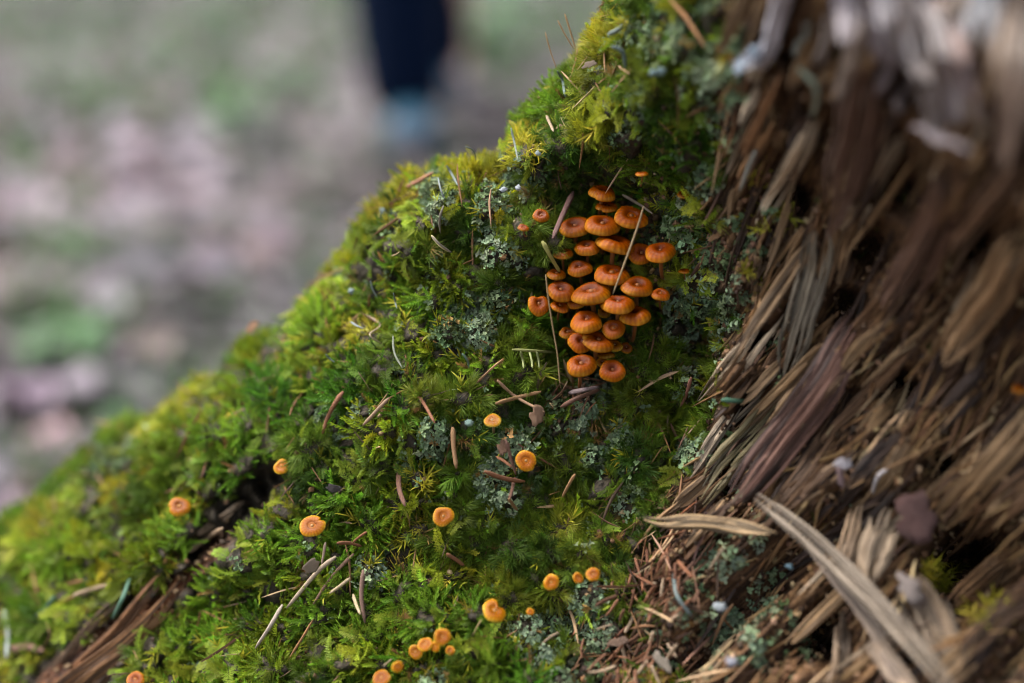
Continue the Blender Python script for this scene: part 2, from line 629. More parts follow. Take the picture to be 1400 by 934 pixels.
# smooth the normals so that shoots lean together in cushions
for _ in range(3):
    CN[1:-1, 1:-1] = (CN[1:-1, 1:-1] * 2 + CN[:-2, 1:-1] + CN[2:, 1:-1] + CN[1:-1, :-2] + CN[1:-1, 2:]) / 6
CN /= np.linalg.norm(CN, axis=-1)[..., None] + 1e-12
flip = np.sum(CN * (P00 - np.array([.05, .6, .1])), -1) < 0
CN[flip] *= -1
CX, CY = PXg[:-1, :-1], PYg[:-1, :-1]
ROWI = np.broadcast_to(np.arange(nr - 1)[:, None], AREA.shape)
NFRONT = 1 + len(PYs)
VIS = ((CX > -140) & (CX < 1480) & (CY < 1010) & (ROWI < NFRONT + 6) & (np.arange(nc - 1)[None] < NC - 1)).astype(float)


def scatter(n, mask):
    w = (AREA * mask * VIS).ravel()
    w = w / w.sum()
    idx = RNG.choice(len(w), size=n, p=w)
    j, i = np.unravel_index(idx, AREA.shape)
    u, v = RNG.random(n)[:, None], RNG.random(n)[:, None]
    P = (P00[j, i] * (1 - u) + P01[j, i] * u) * (1 - v) + (P10[j, i] * (1 - u) + P11[j, i] * u) * v
    return P, CN[j, i], CX[j, i] + u[:, 0] * 4, CY[j, i]


def unit(a): return a / (np.linalg.norm(a, axis=-1, keepdims=True) + 1e-12)


def eulers(Zd, Xd):
    Z = unit(Zd)
    X = unit(Xd - np.sum(Xd * Z, -1, keepdims=True) * Z)
    Y = np.cross(Z, X)
    # R columns X,Y,Z ; XYZ euler
    ry = np.arcsin(np.clip(-X[:, 2], -1, 1))
    rx = np.arctan2(Y[:, 2], Z[:, 2])
    rz = np.arctan2(X[:, 1], X[:, 0])
    return np.stack([rx, ry, rz], 1)


def jitter(c, n, amt=.25, hue=.12):
    c = np.asarray(c, float)
    v = 1 + amt * (RNG.random((n, 1)) - .5) * 2
    h = 1 + hue * (RNG.random((n, 3)) - .5) * 2
    return c * v * h


def instances(name, label, cat, P, E, S, Cc, templates, kind='stuff'):
    """one mass of small pieces: points carrying rotation, size and colour, a shape set on each"""
    n = len(P)
    me = bpy.data.meshes.new(name)
    me.vertices.add(n)
    me.vertices.foreach_set('co', P.ravel())
    a = me.attributes.new('rot', 'FLOAT_VECTOR', 'POINT'); a.data.foreach_set('vector', E.ravel())
    a = me.attributes.new('siz', 'FLOAT', 'POINT'); a.data.foreach_set('value', S.ravel())
    a = me.attributes.new('col', 'FLOAT_VECTOR', 'POINT'); a.data.foreach_set('vector', np.ascontiguousarray(Cc).ravel())
    a = me.attributes.new('pick', 'INT', 'POINT'); a.data.foreach_set('value', RNG.integers(0, len(templates), n).astype(np.int32))
    me.update()
    o = bpy.data.objects.new(name, me)
    COL.objects.link(o)
    tag(o, label, cat, kind=kind)
    src = bpy.data.collections.new(name + '_shapes')
    for t in templates: src.objects.link(t)
    ng = bpy.data.node_groups.new(name + '_scatter', 'GeometryNodeTree')
    ng.interface.new_socket('Geometry', in_out='INPUT', socket_type='NodeSocketGeometry')
    ng.interface.new_socket('Geometry', in_out='OUTPUT', socket_type='NodeSocketGeometry')
    N, L = ng.nodes, ng.links
    gi, go = N.new('NodeGroupInput'), N.new('NodeGroupOutput')
    ip = N.new('GeometryNodeInstanceOnPoints')
    ci = N.new('GeometryNodeCollectionInfo')
    ci.inputs['Collection'].default_value = src
    ci.inputs['Separate Children'].default_value = True
    ci.inputs['Reset Children'].default_value = True
    ip.inputs['Pick Instance'].default_value = True

    def na(nm, typ):
        k = N.new('GeometryNodeInputNamedAttribute')
        k.data_type = typ
        k.inputs['Name'].default_value = nm
        return k.outputs['Attribute']
    e2r = N.new('FunctionNodeEulerToRotation')
    L.new(na('rot', 'FLOAT_VECTOR'), e2r.inputs[0])
    L.new(gi.outputs[0], ip.inputs['Points'])
    L.new(ci.outputs[0], ip.inputs['Instance'])
    L.new(na('pick', 'INT'), ip.inputs['Instance Index'])
    L.new(e2r.outputs[0], ip.inputs['Rotation'])
    L.new(na('siz', 'FLOAT'), ip.inputs['Scale'])
    L.new(ip.outputs[0], go.inputs[0])
    md = o.modifiers.new('scatter', 'NODES')
    md.node_group = ng
    return o


# ------------------------------------------------------------------ shapes of shoots, flakes and leaves (metres)
class Shape:
    def __init__(self): self.V, self.F, self.T = [], [], []

    def blade(self, base, d, bend, ln, wd, segs=3, t0=0., t1=1., side=None, peak=.0):
        d = np.array(d, float); d /= np.linalg.norm(d) + 1e-9
        bend = np.array(bend, float)
        p = np.array(base, float)
        n0 = len(self.V)
        s = np.cross(d, bend if np.linalg.norm(bend) > 1e-6 else (0, 0, 1)) if side is None else np.array(side, float)
        if np.linalg.norm(s) < 1e-6: s = np.array([1., 0, 0])
        s = s / np.linalg.norm(s)
        for k in range(segs):
            q = k / segs
            w = wd * (1 - q) ** .7 * (1 if peak == 0 else min(1, .35 + q / peak))
            self.V += [p - s * w / 2, p + s * w / 2]
            self.T += [t0 + (t1 - t0) * q] * 2
            if k: self.F.append([n0 + 2 * k - 2, n0 + 2 * k - 1, n0 + 2 * k + 1, n0 + 2 * k])
            d = d + bend / segs
            d /= np.linalg.norm(d)
            p = p + d * ln / segs
        self.V.append(p); self.T.append(t1)
        m = n0 + 2 * segs - 2
        self.F.append([m, m + 1, m + 2])

    def obj(self, name, mat, smooth=True):
        return mesh_obj(name, self.V, self.F, mat, None, smooth, link=False, attrs={'t': self.T})


def rv(r, s=1.0): return np.array([r.uniform(-s, s) for _ in range(3)])


def needle_shoot(seed, n=40, H=.0065, ln=.0056, wd=.00034):
    r = random.Random(seed)
    sh = Shape()
    fal = np.array([r.uniform(-1, 1), r.uniform(-1, 1), -.3]) * .8
    for k in range(n):
        h = (k / n) ** .8
        az = k * 2.4 + r.uniform(-.3, .3)
        el = math.radians(r.uniform(15, 40) + 45 * h)
        d = (math.cos(az) * math.cos(el), math.sin(az) * math.cos(el), math.sin(el))
        sh.blade((0, 0, H * h), d, fal + rv(r, .35) + np.array([0, 0, .1]), ln * r.uniform(.7, 1.15), wd * r.uniform(.8, 1.2), 3, .15, 1)
    return sh.obj('needle_moss_shoot', M_MOSS)


def plume_shoot(seed, n=56, H=.0095, ln=.0026, wd=.00066):
    r = random.Random(seed)
    sh = Shape()
    lean = np.array([r.uniform(-.35, .35), r.uniform(-.35, .35), 0])
    for k in range(n):
        h = k / n
        az = k * 2.4 + r.uniform(-.4, .4)
        el = math.radians(18 + 55 * h ** 2 + r.uniform(-12, 12))
        base = np.array([0, 0, H * h]) + lean * H * h * h
        d = (math.cos(az) * math.cos(el), math.sin(az) * math.cos(el), math.sin(el))
        sh.blade(base, d, np.array([0, 0, .5]), ln * r.uniform(.7, 1.15) * (1.05 - .45 * h), wd, 2, .3 * h, .35 + .65 * h, peak=.3)
    return sh.obj('plume_moss_shoot', M_MOSS)


def feather_shoot(seed, L_=.013, nb=11):
    r = random.Random(seed)
    sh = Shape()
    p = np.array([0, 0, 0.])
    d = np.array([.35, r.uniform(-.2, .2), 1.0])
    for k in range(nb):
        q = k / nb
        d = unit(d + np.array([.13, r.uniform(-.06, .06), -.09]))
        p = p + d * L_ / nb
        for s in (-1, 1):
            bl = .0052 * (1 - .75 * q) * r.uniform(.7, 1.15)
            bd = unit(d * .75 + np.array([0, s, r.uniform(-.1, .25)]))
            m = max(3, int(bl / .00062))
            sh.blade(p, bd, (0, 0, -.2), bl, .0002, 2, q * .6, .3 + q * .7, side=np.cross(bd, (0, 0, 1)))
            for j in range(m):
                b = p + bd * bl * (j + .5) / m
                for s2 in (-1, 1):
                    ld = unit(bd * .9 + s2 * np.cross(bd, (0, 0, 1)) * .8 + np.array([0, 0, r.uniform(-.1, .55)]))
                    sh.blade(b, ld, (0, 0, .3), .00125 * r.uniform(.8, 1.2), .00052, 2, .2 + q * .5, .4 + q * .6, peak=.3)
    return sh.obj('feather_moss_shoot', M_MOSS)


def broad_shoot(seed, n=13):
    r = random.Random(seed)
    sh = Shape()
    for k in range(n):
        h = k / n
        az = k * 2.4
        el = math.radians(25 + 45 * h + r.uniform(-15, 15))
        d = (math.cos(az) * math.cos(el), math.sin(az) * math.cos(el), math.sin(el))
        sh.blade((0, 0, .006 * h), d, rv(r, .6) + np.array([0, 0, -.2]), .0052 * r.uniform(.6, 1.15), .00085, 4, .1, 1, peak=.35)
    return sh.obj('broad_moss_shoot', M_MOSS)


def flake(seed, nf=6):
    r = random.Random(seed)
    sh = Shape()
    for k in range(nf):
        c = np.array([r.uniform(-.0022, .0022), r.uniform(-.0022, .0022), r.uniform(0, .0012)])
        R = r.uniform(.0006, .0014)
        ax = unit(np.array([r.uniform(-.8, .8), r.uniform(-.8, .8), 1]))
        X = unit(np.cross(ax, (0.3, 1, 0))); Y = np.cross(ax, X)
        n0 = len(sh.V)
        sh.V.append(c); sh.T.append(.2)
        m = 12
        ph = r.uniform(0, 6)
        for j in range(m):
            a = j / m * 2 * math.pi
            rr = R * (.75 + .25 * math.sin(3 * a + ph) + .18 * math.sin(5 * a + 2 * ph))
            sh.V.append(c + rr * (math.cos(a) * X + math.sin(a) * Y) + ax * R * (.35 + .25 * math.sin(2 * a + ph)))
            sh.T.append(1.)
        for j in range(m):
            sh.F.append([n0, n0 + 1 + j, n0 + 1 + (j + 1) % m])
    return sh.obj('lichen_flake', M_LICHEN)


def sliver(seed):
    r = random.Random(seed)
    P, _ = resample(np.array([(-.5, 0, 0), (-.1, r.uniform(-.04, .04), r.uniform(0, .05)), (.5, r.uniform(-.06, .06), r.uniform(.0, .16))]), 7)
    V, F = tube(P, np.array([.012, .03, .035, .03, .03, .02, .005]) * r.uniform(.7, 1.2), 6, .6, .35, seed)
    return mesh_obj('wood_sliver', V, F, M_LITTER, None, False, link=False, attrs={'t': RNG.random(len(V))})


def crumb(seed):
    r = random.Random(seed)
    th, V = [], []
    import itertools
    for z, rad in ((-.4, .4), (0, .6), (.35, .35)):
        for k in range(6):
            a = k / 6 * 6.283 + r.uniform(-.3, .3)
            q = rad * r.uniform(.6, 1.2)
            V.append((q * math.cos(a), q * .7 * math.sin(a), z + r.uniform(-.15, .15)))
    F = grid_faces(3, 6, True).tolist() + [[5, 4, 3, 2, 1, 0], [12, 13, 14, 15, 16, 17]]
    return mesh_obj('wood_crumb', V, F, M_LITTER, None, False, link=False, attrs={'t': [r.random() for _ in V]})


def dead_leaf(seed):
    r = random.Random(seed)
    n, m = 9, 5
    V, T, F = [], [], []
    cu, tw = r.uniform(-.5, .9), r.uniform(-.5, .5)
    for k in range(n):
        q = k / (n - 1)
        w = .30 * math.sin(math.pi * min(1, q * .96 + .02)) ** .8 * (1 + .08 * r.uniform(-1, 1))
        for j in range(m):
            s = (j / (m - 1) - .5) * 2
            V.append((q - .5, s * w, cu * .35 * (q - .5) ** 2 + abs(s) * w * r.uniform(.2, .55) + tw * s * w * (q - .5)))
            T.append(.5 + .5 * abs(s) if j != 2 else .2)
    F = grid_faces(n, m).tolist()
    return mesh_obj('dead_leaf', V, F, M_LEAF, None, True, link=False, attrs={'t': T})


def grass_tuft_shape(seed):
    r = random.Random(seed)
    sh = Shape()
    for k in range(14):
        az = r.uniform(0, 6.28); el = math.radians(r.uniform(40, 80))
        d = (math.cos(az) * math.cos(el), math.sin(az) * math.cos(el), math.sin(el))
        sh.blade((r.uniform(-.012, .012), r.uniform(-.012, .012), 0), d, (d[0] * .7, d[1] * .7, -.7), r.uniform(.05, .12), .006, 4, 0, 1)
    return sh.obj('grass_tuft', M_PLANT)


# ------------------------------------------------------------------ what grows on the stump
NEEDLEM = [(790, 215, 75), (740, 230, 50), (700, 285, 55, .8), (835, 120, 70), (700, 175, 55), (860, 590, 85), (780, 670, 120), (720, 750, 95), (870, 470, 60),
           (920, 510, 60), (640, 330, 70, .7), (700, 350, 60), (810, 720, 90), (440, 565, 40), (240, 880, 60, .8), (430, 610, 45, .7), (760, 330, 60), (720, 420, 60, .7), (690, 480, 60, .6), (650, 700, 60, .7), (330, 900, 60, .6), (860, 20, 70, .8), (760, 60, 60, .9)]
BRIGHT = [(380, 880, 95), (450, 830, 85), (620, 530, 60), (350, 600, 80, .7), (440, 770, 60, .8), (330, 520, 70), (200, 610, 70), (500, 620, 60, .6), (560, 330, 60, .6), (380, 720, 60), (300, 850, 60), (620, 860, 60, .5), (480, 560, 50), (530, 680, 50)]
YELL = [(1020, 250, 30, .8), (1045, 300, 24, .8), (1360, 860, 26, .7), (990, 180, 35, .7), (720, 165, 45), (650, 290, 45), (560, 770, 60), (570, 640, 55), (480, 420, 70, .7), (540, 250, 60, .7), (430, 400, 50), (80, 770, 80, .9), (130, 620, 60, .6), (60, 900, 70, .8), (620, 770, 40), (170, 720, 60), (800, 60, 40, .8), (600, 400, 40, .5), (520, 470, 40, .6), (1130, 770, 30, .7), (1275, 790, 32, 1.), (1130, 690, 26, .8), (1040, 340, 30, .8), (1030, 390, 25)]
FLAKE = [(1010, 300, 45, .7), (1040, 400, 40, .6), (1000, 350, 40, .7), (1000, 200, 45, .6), (970, 250, 40, .6), (1060, 540, 35, .5), (1150, 700, 40, .4), (640, 430, 100, .8), (660, 640, 80), (600, 610, 60), (810, 580, 70), (690, 600, 60), (420, 520, 30), (960, 430, 60), (900, 110, 100), (950, 60, 70, .9), (1000, 850, 100, .75), (1010, 770, 70), (800, 890, 100, .9), (700, 255, 45), (600, 290, 55, .8),
         (980, 100, 60, .8), (540, 300, 40, .5), (860, 650, 40), (1040, 880, 60), (870, 900, 60), (560, 500, 50, .6), (1060, 480, 30, .4), (960, 500, 40, .6), (950, 620, 40, .6), (430, 300, 50, .4), (460, 470, 40, .5), (1000, 640, 50, .5), (890, 170, 80, .8)]
OLIVEZ = [(730, 150, 90), (660, 240, 90), (800, 40, 70), (620, 310, 70, .8), (560, 260, 70, .8), (480, 350, 60, .7), (800, 190, 50, .6), (540, 780, 70, .8), (580, 650, 60, .8), (100, 760, 90, .8), (50, 900, 90, .8), (430, 420, 60, .7)]
mn, mb, my, mf = (blobs(CX, CY, q) for q in (NEEDLEM, BRIGHT, YELL, FLAKE))
Wc = WM[:-1, :-1]
Rc = RM[:-1, :-1]
crackm = blobs(CX, CY, [(385, 645, 26), (370, 658, 30), (352, 674, 36), (332, 694, 36), (310, 714, 34), (288, 735, 28), (268, 755, 22)])
hol = blobs(CX, CY, HOLLOW)
patch = sstep(.30, .55, fbm(CX / 38. + 3, CY / 30., 3))
free = (1 - Wc) * (1 - root_mask(CX, CY, 13)) * (1 - np.clip(crackm * 1.9, 0, 1)) * (1 - np.clip(hol * 1.15, 0, 1) * .95)
LITTERM = blobs(CX, CY, [(900, 780, 70), (880, 860, 80), (850, 920, 70), (780, 550, 45, .7), (920, 720, 40)])
free_n = free * (1 - .72 * np.clip(LITTERM, 0, 1))
left = sstep(640, 420, CX + (CY - 500) * .25)


KH, KX, KY, K1, K2 = cushion(CX + 14 * (vnoise(CX / 17., CY / 17.) - .5), CY + 14 * (vnoise(CX / 17. + 50, CY / 17.) - .5))
wl_ = sstep(640, 420, KX + (KY - 500) * .25)
kn, kb, ky, kf = (blobs(KX, KY, q) for q in (NEEDLEM, BRIGHT, YELL, FLAKE))
KW = np.stack([np.clip(kn * 1.5, .12, 1.5) * (1 - .6 * wl_), np.clip(kb * 1.3 + wl_ * .6 + .12, 0, 1.5), np.clip(wl_ * .55 + ky * .3 + .12, 0, 1), np.clip(ky * .9 - .05, .03, 1), np.clip(kf * 1.5 - .15, .04, 1.5)], 0)
KC = np.cumsum(KW, 0) / KW.sum(0)
KIND = (chash(KH, 3)[None] * .999 > KC).sum(0)
GAP = sstep(1.5, 9, K2 - K1)


def of_kind(k, spill=.07): return np.where(KIND == k, 1.0, spill)


def grow(name, label, n, mask, temps, c_lo, c_hi, s0, s1, lean=.5, up=.35, amt=.3, lift=0., cat='moss', alt=None, spread=.9):
    P, Nn, px, py = scatter(n, mask)
    h, cx, cy, d1, d2 = cushion(px, py)
    f = np.clip(.6 * sstep(.3, .7, fbm(px / 50. + 11, py / 50. + 2, 2)) + .7 * (chash(h, 5) - .3), 0, 1)[:, None]
    c = np.asarray(c_lo) * (1 - f) + np.asarray(c_hi) * f
    if alt is not None:
        am = np.clip(.8 * blobs(px, py, OLIVEZ) * (.3 + chash(h, 7)) + .9 * (chash(h, 8) - .72) * 2, 0, 1)[:, None]
        c = c * (1 - am) + np.asarray(alt) * am
    dead = (RNG.random(n) < (0 if name == 'feather_moss' else .03))[:, None]
    c = np.where(dead, np.array((.20, .12, .04)), c)
    c = c * jitter((1, 1, 1), n, amt, .1) * (.72 + .6 * chash(h, 6))[:, None]
    out = ((px - cx) / CS)[:, None] * CR - ((py - cy) / CS)[:, None] * CU
    Z = unit(Nn + np.array([0, 0, up]) + spread * out + lean * (RNG.random((n, 3)) - .5) * 2)
    X = RNG.random((n, 3)) - .5
    S = (s0 + (s1 - s0) * RNG.random(n)) * (.8 + .4 * chash(h, 9))
    return instances(name, label, cat, P + Nn * lift - Z * .0012, eulers(Z, X), S, c, temps)


T_NEED = [needle_shoot(k) for k in range(7)]
T_PLUM = [plume_shoot(20 + k) for k in range(6)]
T_FEAT = [feather_shoot(40 + k) for k in range(5)]
T_BROAD = [broad_shoot(60 + k) for k in range(5)]
T_FLAKE = [flake(80 + k) for k in range(7)]
T_SLIV = [sliver(100 + k) for k in range(6)]
T_CRUMB = [crumb(120 + k) for k in range(6)]

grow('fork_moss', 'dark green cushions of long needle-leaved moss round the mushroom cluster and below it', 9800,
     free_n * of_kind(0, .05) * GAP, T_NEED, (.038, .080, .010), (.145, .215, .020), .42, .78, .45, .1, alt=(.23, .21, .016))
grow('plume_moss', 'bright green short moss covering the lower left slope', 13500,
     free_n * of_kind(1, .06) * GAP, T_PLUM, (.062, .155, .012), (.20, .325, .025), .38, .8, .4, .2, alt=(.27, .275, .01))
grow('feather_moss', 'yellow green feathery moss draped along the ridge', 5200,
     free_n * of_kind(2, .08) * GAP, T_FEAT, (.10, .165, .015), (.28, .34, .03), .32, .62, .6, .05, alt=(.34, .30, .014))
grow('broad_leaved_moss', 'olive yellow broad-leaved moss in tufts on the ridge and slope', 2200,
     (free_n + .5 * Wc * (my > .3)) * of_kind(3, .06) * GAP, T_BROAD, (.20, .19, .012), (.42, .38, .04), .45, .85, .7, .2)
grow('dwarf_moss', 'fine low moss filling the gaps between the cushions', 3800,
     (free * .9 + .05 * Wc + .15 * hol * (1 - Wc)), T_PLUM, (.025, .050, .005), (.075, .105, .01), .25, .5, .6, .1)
grow('lichen_flakes', 'grey green lichen flakes crusting the bare patches', 9500,
     (1 - .45 * Wc) * (np.clip(mf * 1.2 - .2, 0, 1.3) * sstep(.38, .6, fbm(CX / 22. + 8, CY / 22., 3)) * 1.6 * (.25 + .75 * of_kind(4, 0)) + .5 * free_n * of_kind(4, .015)) * (1 - .5 * np.clip(LITTERM, 0, 1)) * (1 - .85 * np.clip(hol, 0, 1)), T_FLAKE, (.07, .105, .045), (.20, .26, .165), .4, 1.0, .5, .1, .35, .002, 'lichen', spread=.2)


def fibres(name, label, n, mask, temps, cols, s0, s1, rand=.25, lift=.001, cat='wood fibres'):
    P, Nn, px, py = scatter(n, mask)
    d = 3.0
    Tn = unit(pos(px - slope(py) * d, py + d) - pos(px, py))
    X = unit(Tn * RNG.choice([-1, 1], n)[:, None] + rand * (RNG.random((n, 3)) - .5) * 2)
    cols = np.asarray(cols)
    t = grain_t(px, py)
    ci = np.clip((fbm(t / 30., py / 150., 3) * 1.6 - .3 + .35 * (RNG.random(n) - .5)) * len(cols), 0, len(cols) - 1).astype(int)
    c = cols[ci] * jitter((1, 1, 1), n, .3, .06)
    return instances(name, label, cat, P + Nn * lift, eulers(Nn + .3 * (RNG.random((n, 3)) - .5), X), s0 + (s1 - s0) * RNG.random(n) ** 2, c, temps)


WOODC = [(.03, .017, .012), (.06, .033, .02), (.11, .056, .024), (.18, .10, .042), (.27, .165, .075), (.36, .255, .145)]
fibres('wood_fibres', 'fine torn fibres of brown wood all over the bare side of the stump', 2600, Wc * (1 - .9 * np.clip(LITTERM, 0, 1)) * (1 - np.clip(1.6 * blobs(CX, CY, PITS), 0, 1)) * (1 - .7 * np.clip(mf, 0, 1)), T_SLIV, WOODC, .006, .022, .10)
P, Nn, px, py = scatter(9500, np.clip(LITTERM * 1.2 + .22 * Wc + .5 * RM[:-1, :-1] + .5 * hol + .05 + .7 * blobs(CX, CY, [(1210, 640, 60), (960, 330, 70), (930, 260, 50), (1330, 900, 80)]), 0, 1))
cc = np.asarray([(.04, .023, .014), (.09, .048, .026), (.17, .095, .045), (.27, .18, .10)])[RNG.integers(0, 4, len(P))] * jitter((1, 1, 1), len(P), .3, .1)
instances('wood_crumbs', 'brown crumbs of rotten wood and bark in the hollows and litter', 'wood crumbs', P + Nn * .001, RNG.random((len(P), 3)) * 6.28, .0006 + .0017 * RNG.random(len(P)) ** 2, cc, T_CRUMB)
P, Nn, px, py = scatter(1050, np.clip(LITTERM, 0, 1) ** 1.5 + .035 * free)
n = len(P)
cc = np.asarray([(.17, .075, .035), (.11, .05, .026), (.25, .13, .065), (.34, .22, .13), (.06, .034, .022)])[RNG.integers(0, 5, n)] * jitter((1, 1, 1), n, .3, .1)
instances('needle_litter', 'small broken brown needles and bark bits strewn over the litter', 'litter', P + Nn * .003, eulers(Nn + .9 * (RNG.random((n, 3)) - .5), np.array([-.35, 0, -.8]) + 1.6 * (RNG.random((n, 3)) - .5)), .005 + .012 * RNG.random(n) ** 2, cc, T_SLIV)

# ------------------------------------------------------------------ torn wood: splinters that are part of the stump
TAN, PALE, GREY, BROWN, DARK, PURP, OLIVE, WHITE, REDB = (.28, .175, .085), (.44, .345, .235), (.30, .255, .20), (.135, .074, .036), (.045, .024, .014), (.12, .060, .042), (.16, .13, .06), (.62, .58, .57), (.15, .068, .024)


def splinter(path, w, color, lift=2.0, seed=0, name='splinter', parent=stump, taper=(.12, .12), squash=.55, jag=.35, label=None, n=20, ns=9, lifts=None, tag_=None, strands=None, break_=None):
    """path in picture measure laid on the stump's surface; w in the same measure; lift in mm off the surface"""
    rg = random.Random(seed * 7 + 1)
    pts = []
    for k, (x, y) in enumerate(path):
        l = lifts[k] if lifts else lift
        if break_ is not None and k == break_: l += 6 + 5 * rg.random()
        pts.append((x, y, depth_at(x, y) - l / 1000))
    q, _ = resample(np.array(pts) * np.array([1, 1, 1000]), n)
    q[:, 2] = np.convolve(np.r_[[q[0, 2]] * 3, q[:, 2], [q[-1, 2]] * 3], np.ones(7) / 7, 'valid') / 1000
    P = at(q[:, 0], q[:, 1], q[:, 2])
    u = np.linspace(0, 1, n)
    ta, tb = taper
    prof = np.minimum(np.minimum(1, .15 + .85 * (u / max(ta, 1e-3)) ** .7), np.minimum(1, .12 + .88 * ((1 - u) / max(tb, 1e-3)) ** .7))
    prof = prof * (.85 + .3 * fbm(u * 5 + seed * 1.9, u * 0 + seed, 2))
    rad = w * K * q[:, 2] * .5 * prof
    # a bundle of torn strands of unequal length, so the ends are ragged and the back is ridged
    T_, A_, B_ = frame_along(P)
    m = strands or max(3, min(13, int(w / 4) + 2))
    half = float(w * K * q[:, 2].mean() * .5)
    wide = np.minimum(1, .5 + .5 * prof) * half if max(taper) < .28 else rad
    V, F, fb, tone_ = [], [], [], []
    for j in range(m):
        o_ = (j + .5) / m * 2 - 1 + rg.uniform(-.12, .12)
        lo = rg.uniform(0, .06) if rg.random() < .3 else rg.uniform(0, .34)
        hi = rg.uniform(.94, 1) if rg.random() < .3 else rg.uniform(.66, 1)
        u2 = np.linspace(lo, hi, n)
        ip = lambda M_: np.stack([np.interp(u2, u, M_[:, c]) for c in range(3)], 1)
        r2 = np.interp(u2, u, wide)
        wob = (fbm(u2 * 4 + seed + j * 3.1, u2 * 0 + j, 2) - .5)
        Pj = ip(P) + ip(A_) * (r2 * (o_ * (1 - .6 / m) + .22 * wob))[:, None] + ip(B_) * (np.minimum(r2, .0042) * squash * (rg.uniform(-.5, .7) + .6 * wob + .35 * (1 - o_ * o_)))[:, None]
        ends = np.minimum(1, .18 + 4.5 * np.minimum(u2 - lo, hi - u2) / (hi - lo))
        rj = r2 * ends * rg.uniform(.8, 2.0) / m + .0001
        Vj, Fj = tube(Pj, rj, 6, max(squash, .6), jag, seed * 11 + j)
        F += [[q_ + len(V) * 0 + sum(len(v_) for v_ in V) for q_ in f] for f in Fj]
        V.append(Vj)
        sl = np.r_[0, np.cumsum(np.linalg.norm(np.diff(Pj, axis=0), axis=1))]
        th = np.arange(6) / 6 * 6.2832
        tone_.append(np.full(len(Vj), rg.choice([.42, .65, .85, 1., 1.15, 1.4])))
        fb.append(np.stack([np.repeat(sl, 6), np.tile(np.cos(th) * .0016, n) + .03 * j, np.tile(np.sin(th) * .0016, n)], 1))
    V, fb, tone_ = np.concatenate(V), np.concatenate(fb), np.concatenate(tone_)
    if tag_:
        o = mesh_obj(name, V, F, M_FIBRE, None, False, attrs={'fib': fb, 'tone': tone_})
    else:
        o = mesh_obj(name, V, F, M_FIBRE, parent, False, attrs={'fib': fb, 'tone': tone_})
    o.color = (*color, 1)
    if label: o['label'] = label
    return o


splinter([(1113, 160), (1090, 215), (1062, 265), (1036, 312)], 30, PALE, 6, 1, taper=(.25, .2), label='pale upright splinter')
splinter([(1118, 312), (1112, 370), (1092, 440), (1070, 520)], 52, (.27, .23, .165), 8, 2, taper=(.12, .3), label='broad grey green splinter')
splinter([(1085, 530), (1040, 585), (990, 640), (955, 690)], 44, OLIVE, 6, 3, taper=(.2, .25))
splinter([(1395, 320), (1360, 390), (1320, 450), (1290, 500)], 62, (.36, .225, .115), 10, 4, taper=(.1, .3), label='broad tan splinter')
splinter([(1180, 425), (1130, 520), (1070, 600), (1000, 690)], 56, PURP, 6, 5, taper=(.12, .2), label='purplish brown splinter')
splinter([(1210, 460), (1170, 550), (1110, 640), (1060, 700)], 40, BROWN, 5, 6)
splinter([(1400, 20), (1396, 100), (1378, 190)], 42, (.52, .42, .33), 8, 7, taper=(.3, .2))
splinter([(1420, 560), (1350, 640), (1280, 720)], 40, TAN, 5, 8)
splinter([(1430, 640), (1360, 700), (1290, 770)], 34, BROWN, 5, 9)
splinter([(1440, 720), (1370, 770), (1300, 830)], 38, (.25, .14, .065), 6, 10)
splinter([(1430, 800), (1370, 840), (1310, 900)], 40, BROWN, 5, 11)
splinter([(1250, 560), (1215, 640), (1170, 700)], 30, TAN, 6, 12)
splinter([(1180, 0), (1190, 120), (1160, 260), (1130, 330)], 70, (.15, .09, .065), 5, 13, taper=(.05, .3))
splinter([(1300, 230), (1270, 330), (1215, 430)], 60, (.16, .09, .06), 2, 14)
splinter([(1060, 160), (1030, 215), (1000, 270)], 18, (.27, .15, .07), 5, 15)
splinter([(1070, 95), (1040, 160), (1010, 220)], 16, (.25, .13, .06), 5, 16)
splinter([(1180, 240), (1150, 320), (1128, 400)], 40, (.29, .175, .085), 4, 17)
splinter([(1400, 210), (1350, 270), (1300, 330), (1270, 390)], 46, (.26, .165, .105), 4, 18)
splinter([(1220, 690), (1195, 760), (1190, 800)], 46, (.27, .2, .13), 8, 19, taper=(.1, .4))
splinter([(1180, 690), (1165, 750), (1150, 790)], 34, (.22, .15, .09), 8, 20)
splinter([(1240, 790), (1270, 840), (1300, 920)], 60, (.19, .135, .085), 6, 21)
splinter([(1150, 830), (1150, 890), (1130, 950)], 30, (.25, .18, .12), 10, 22)
splinter([(1190, 870), (1225, 920), (1250, 960)], 26, (.28, .21, .15), 14, 23)
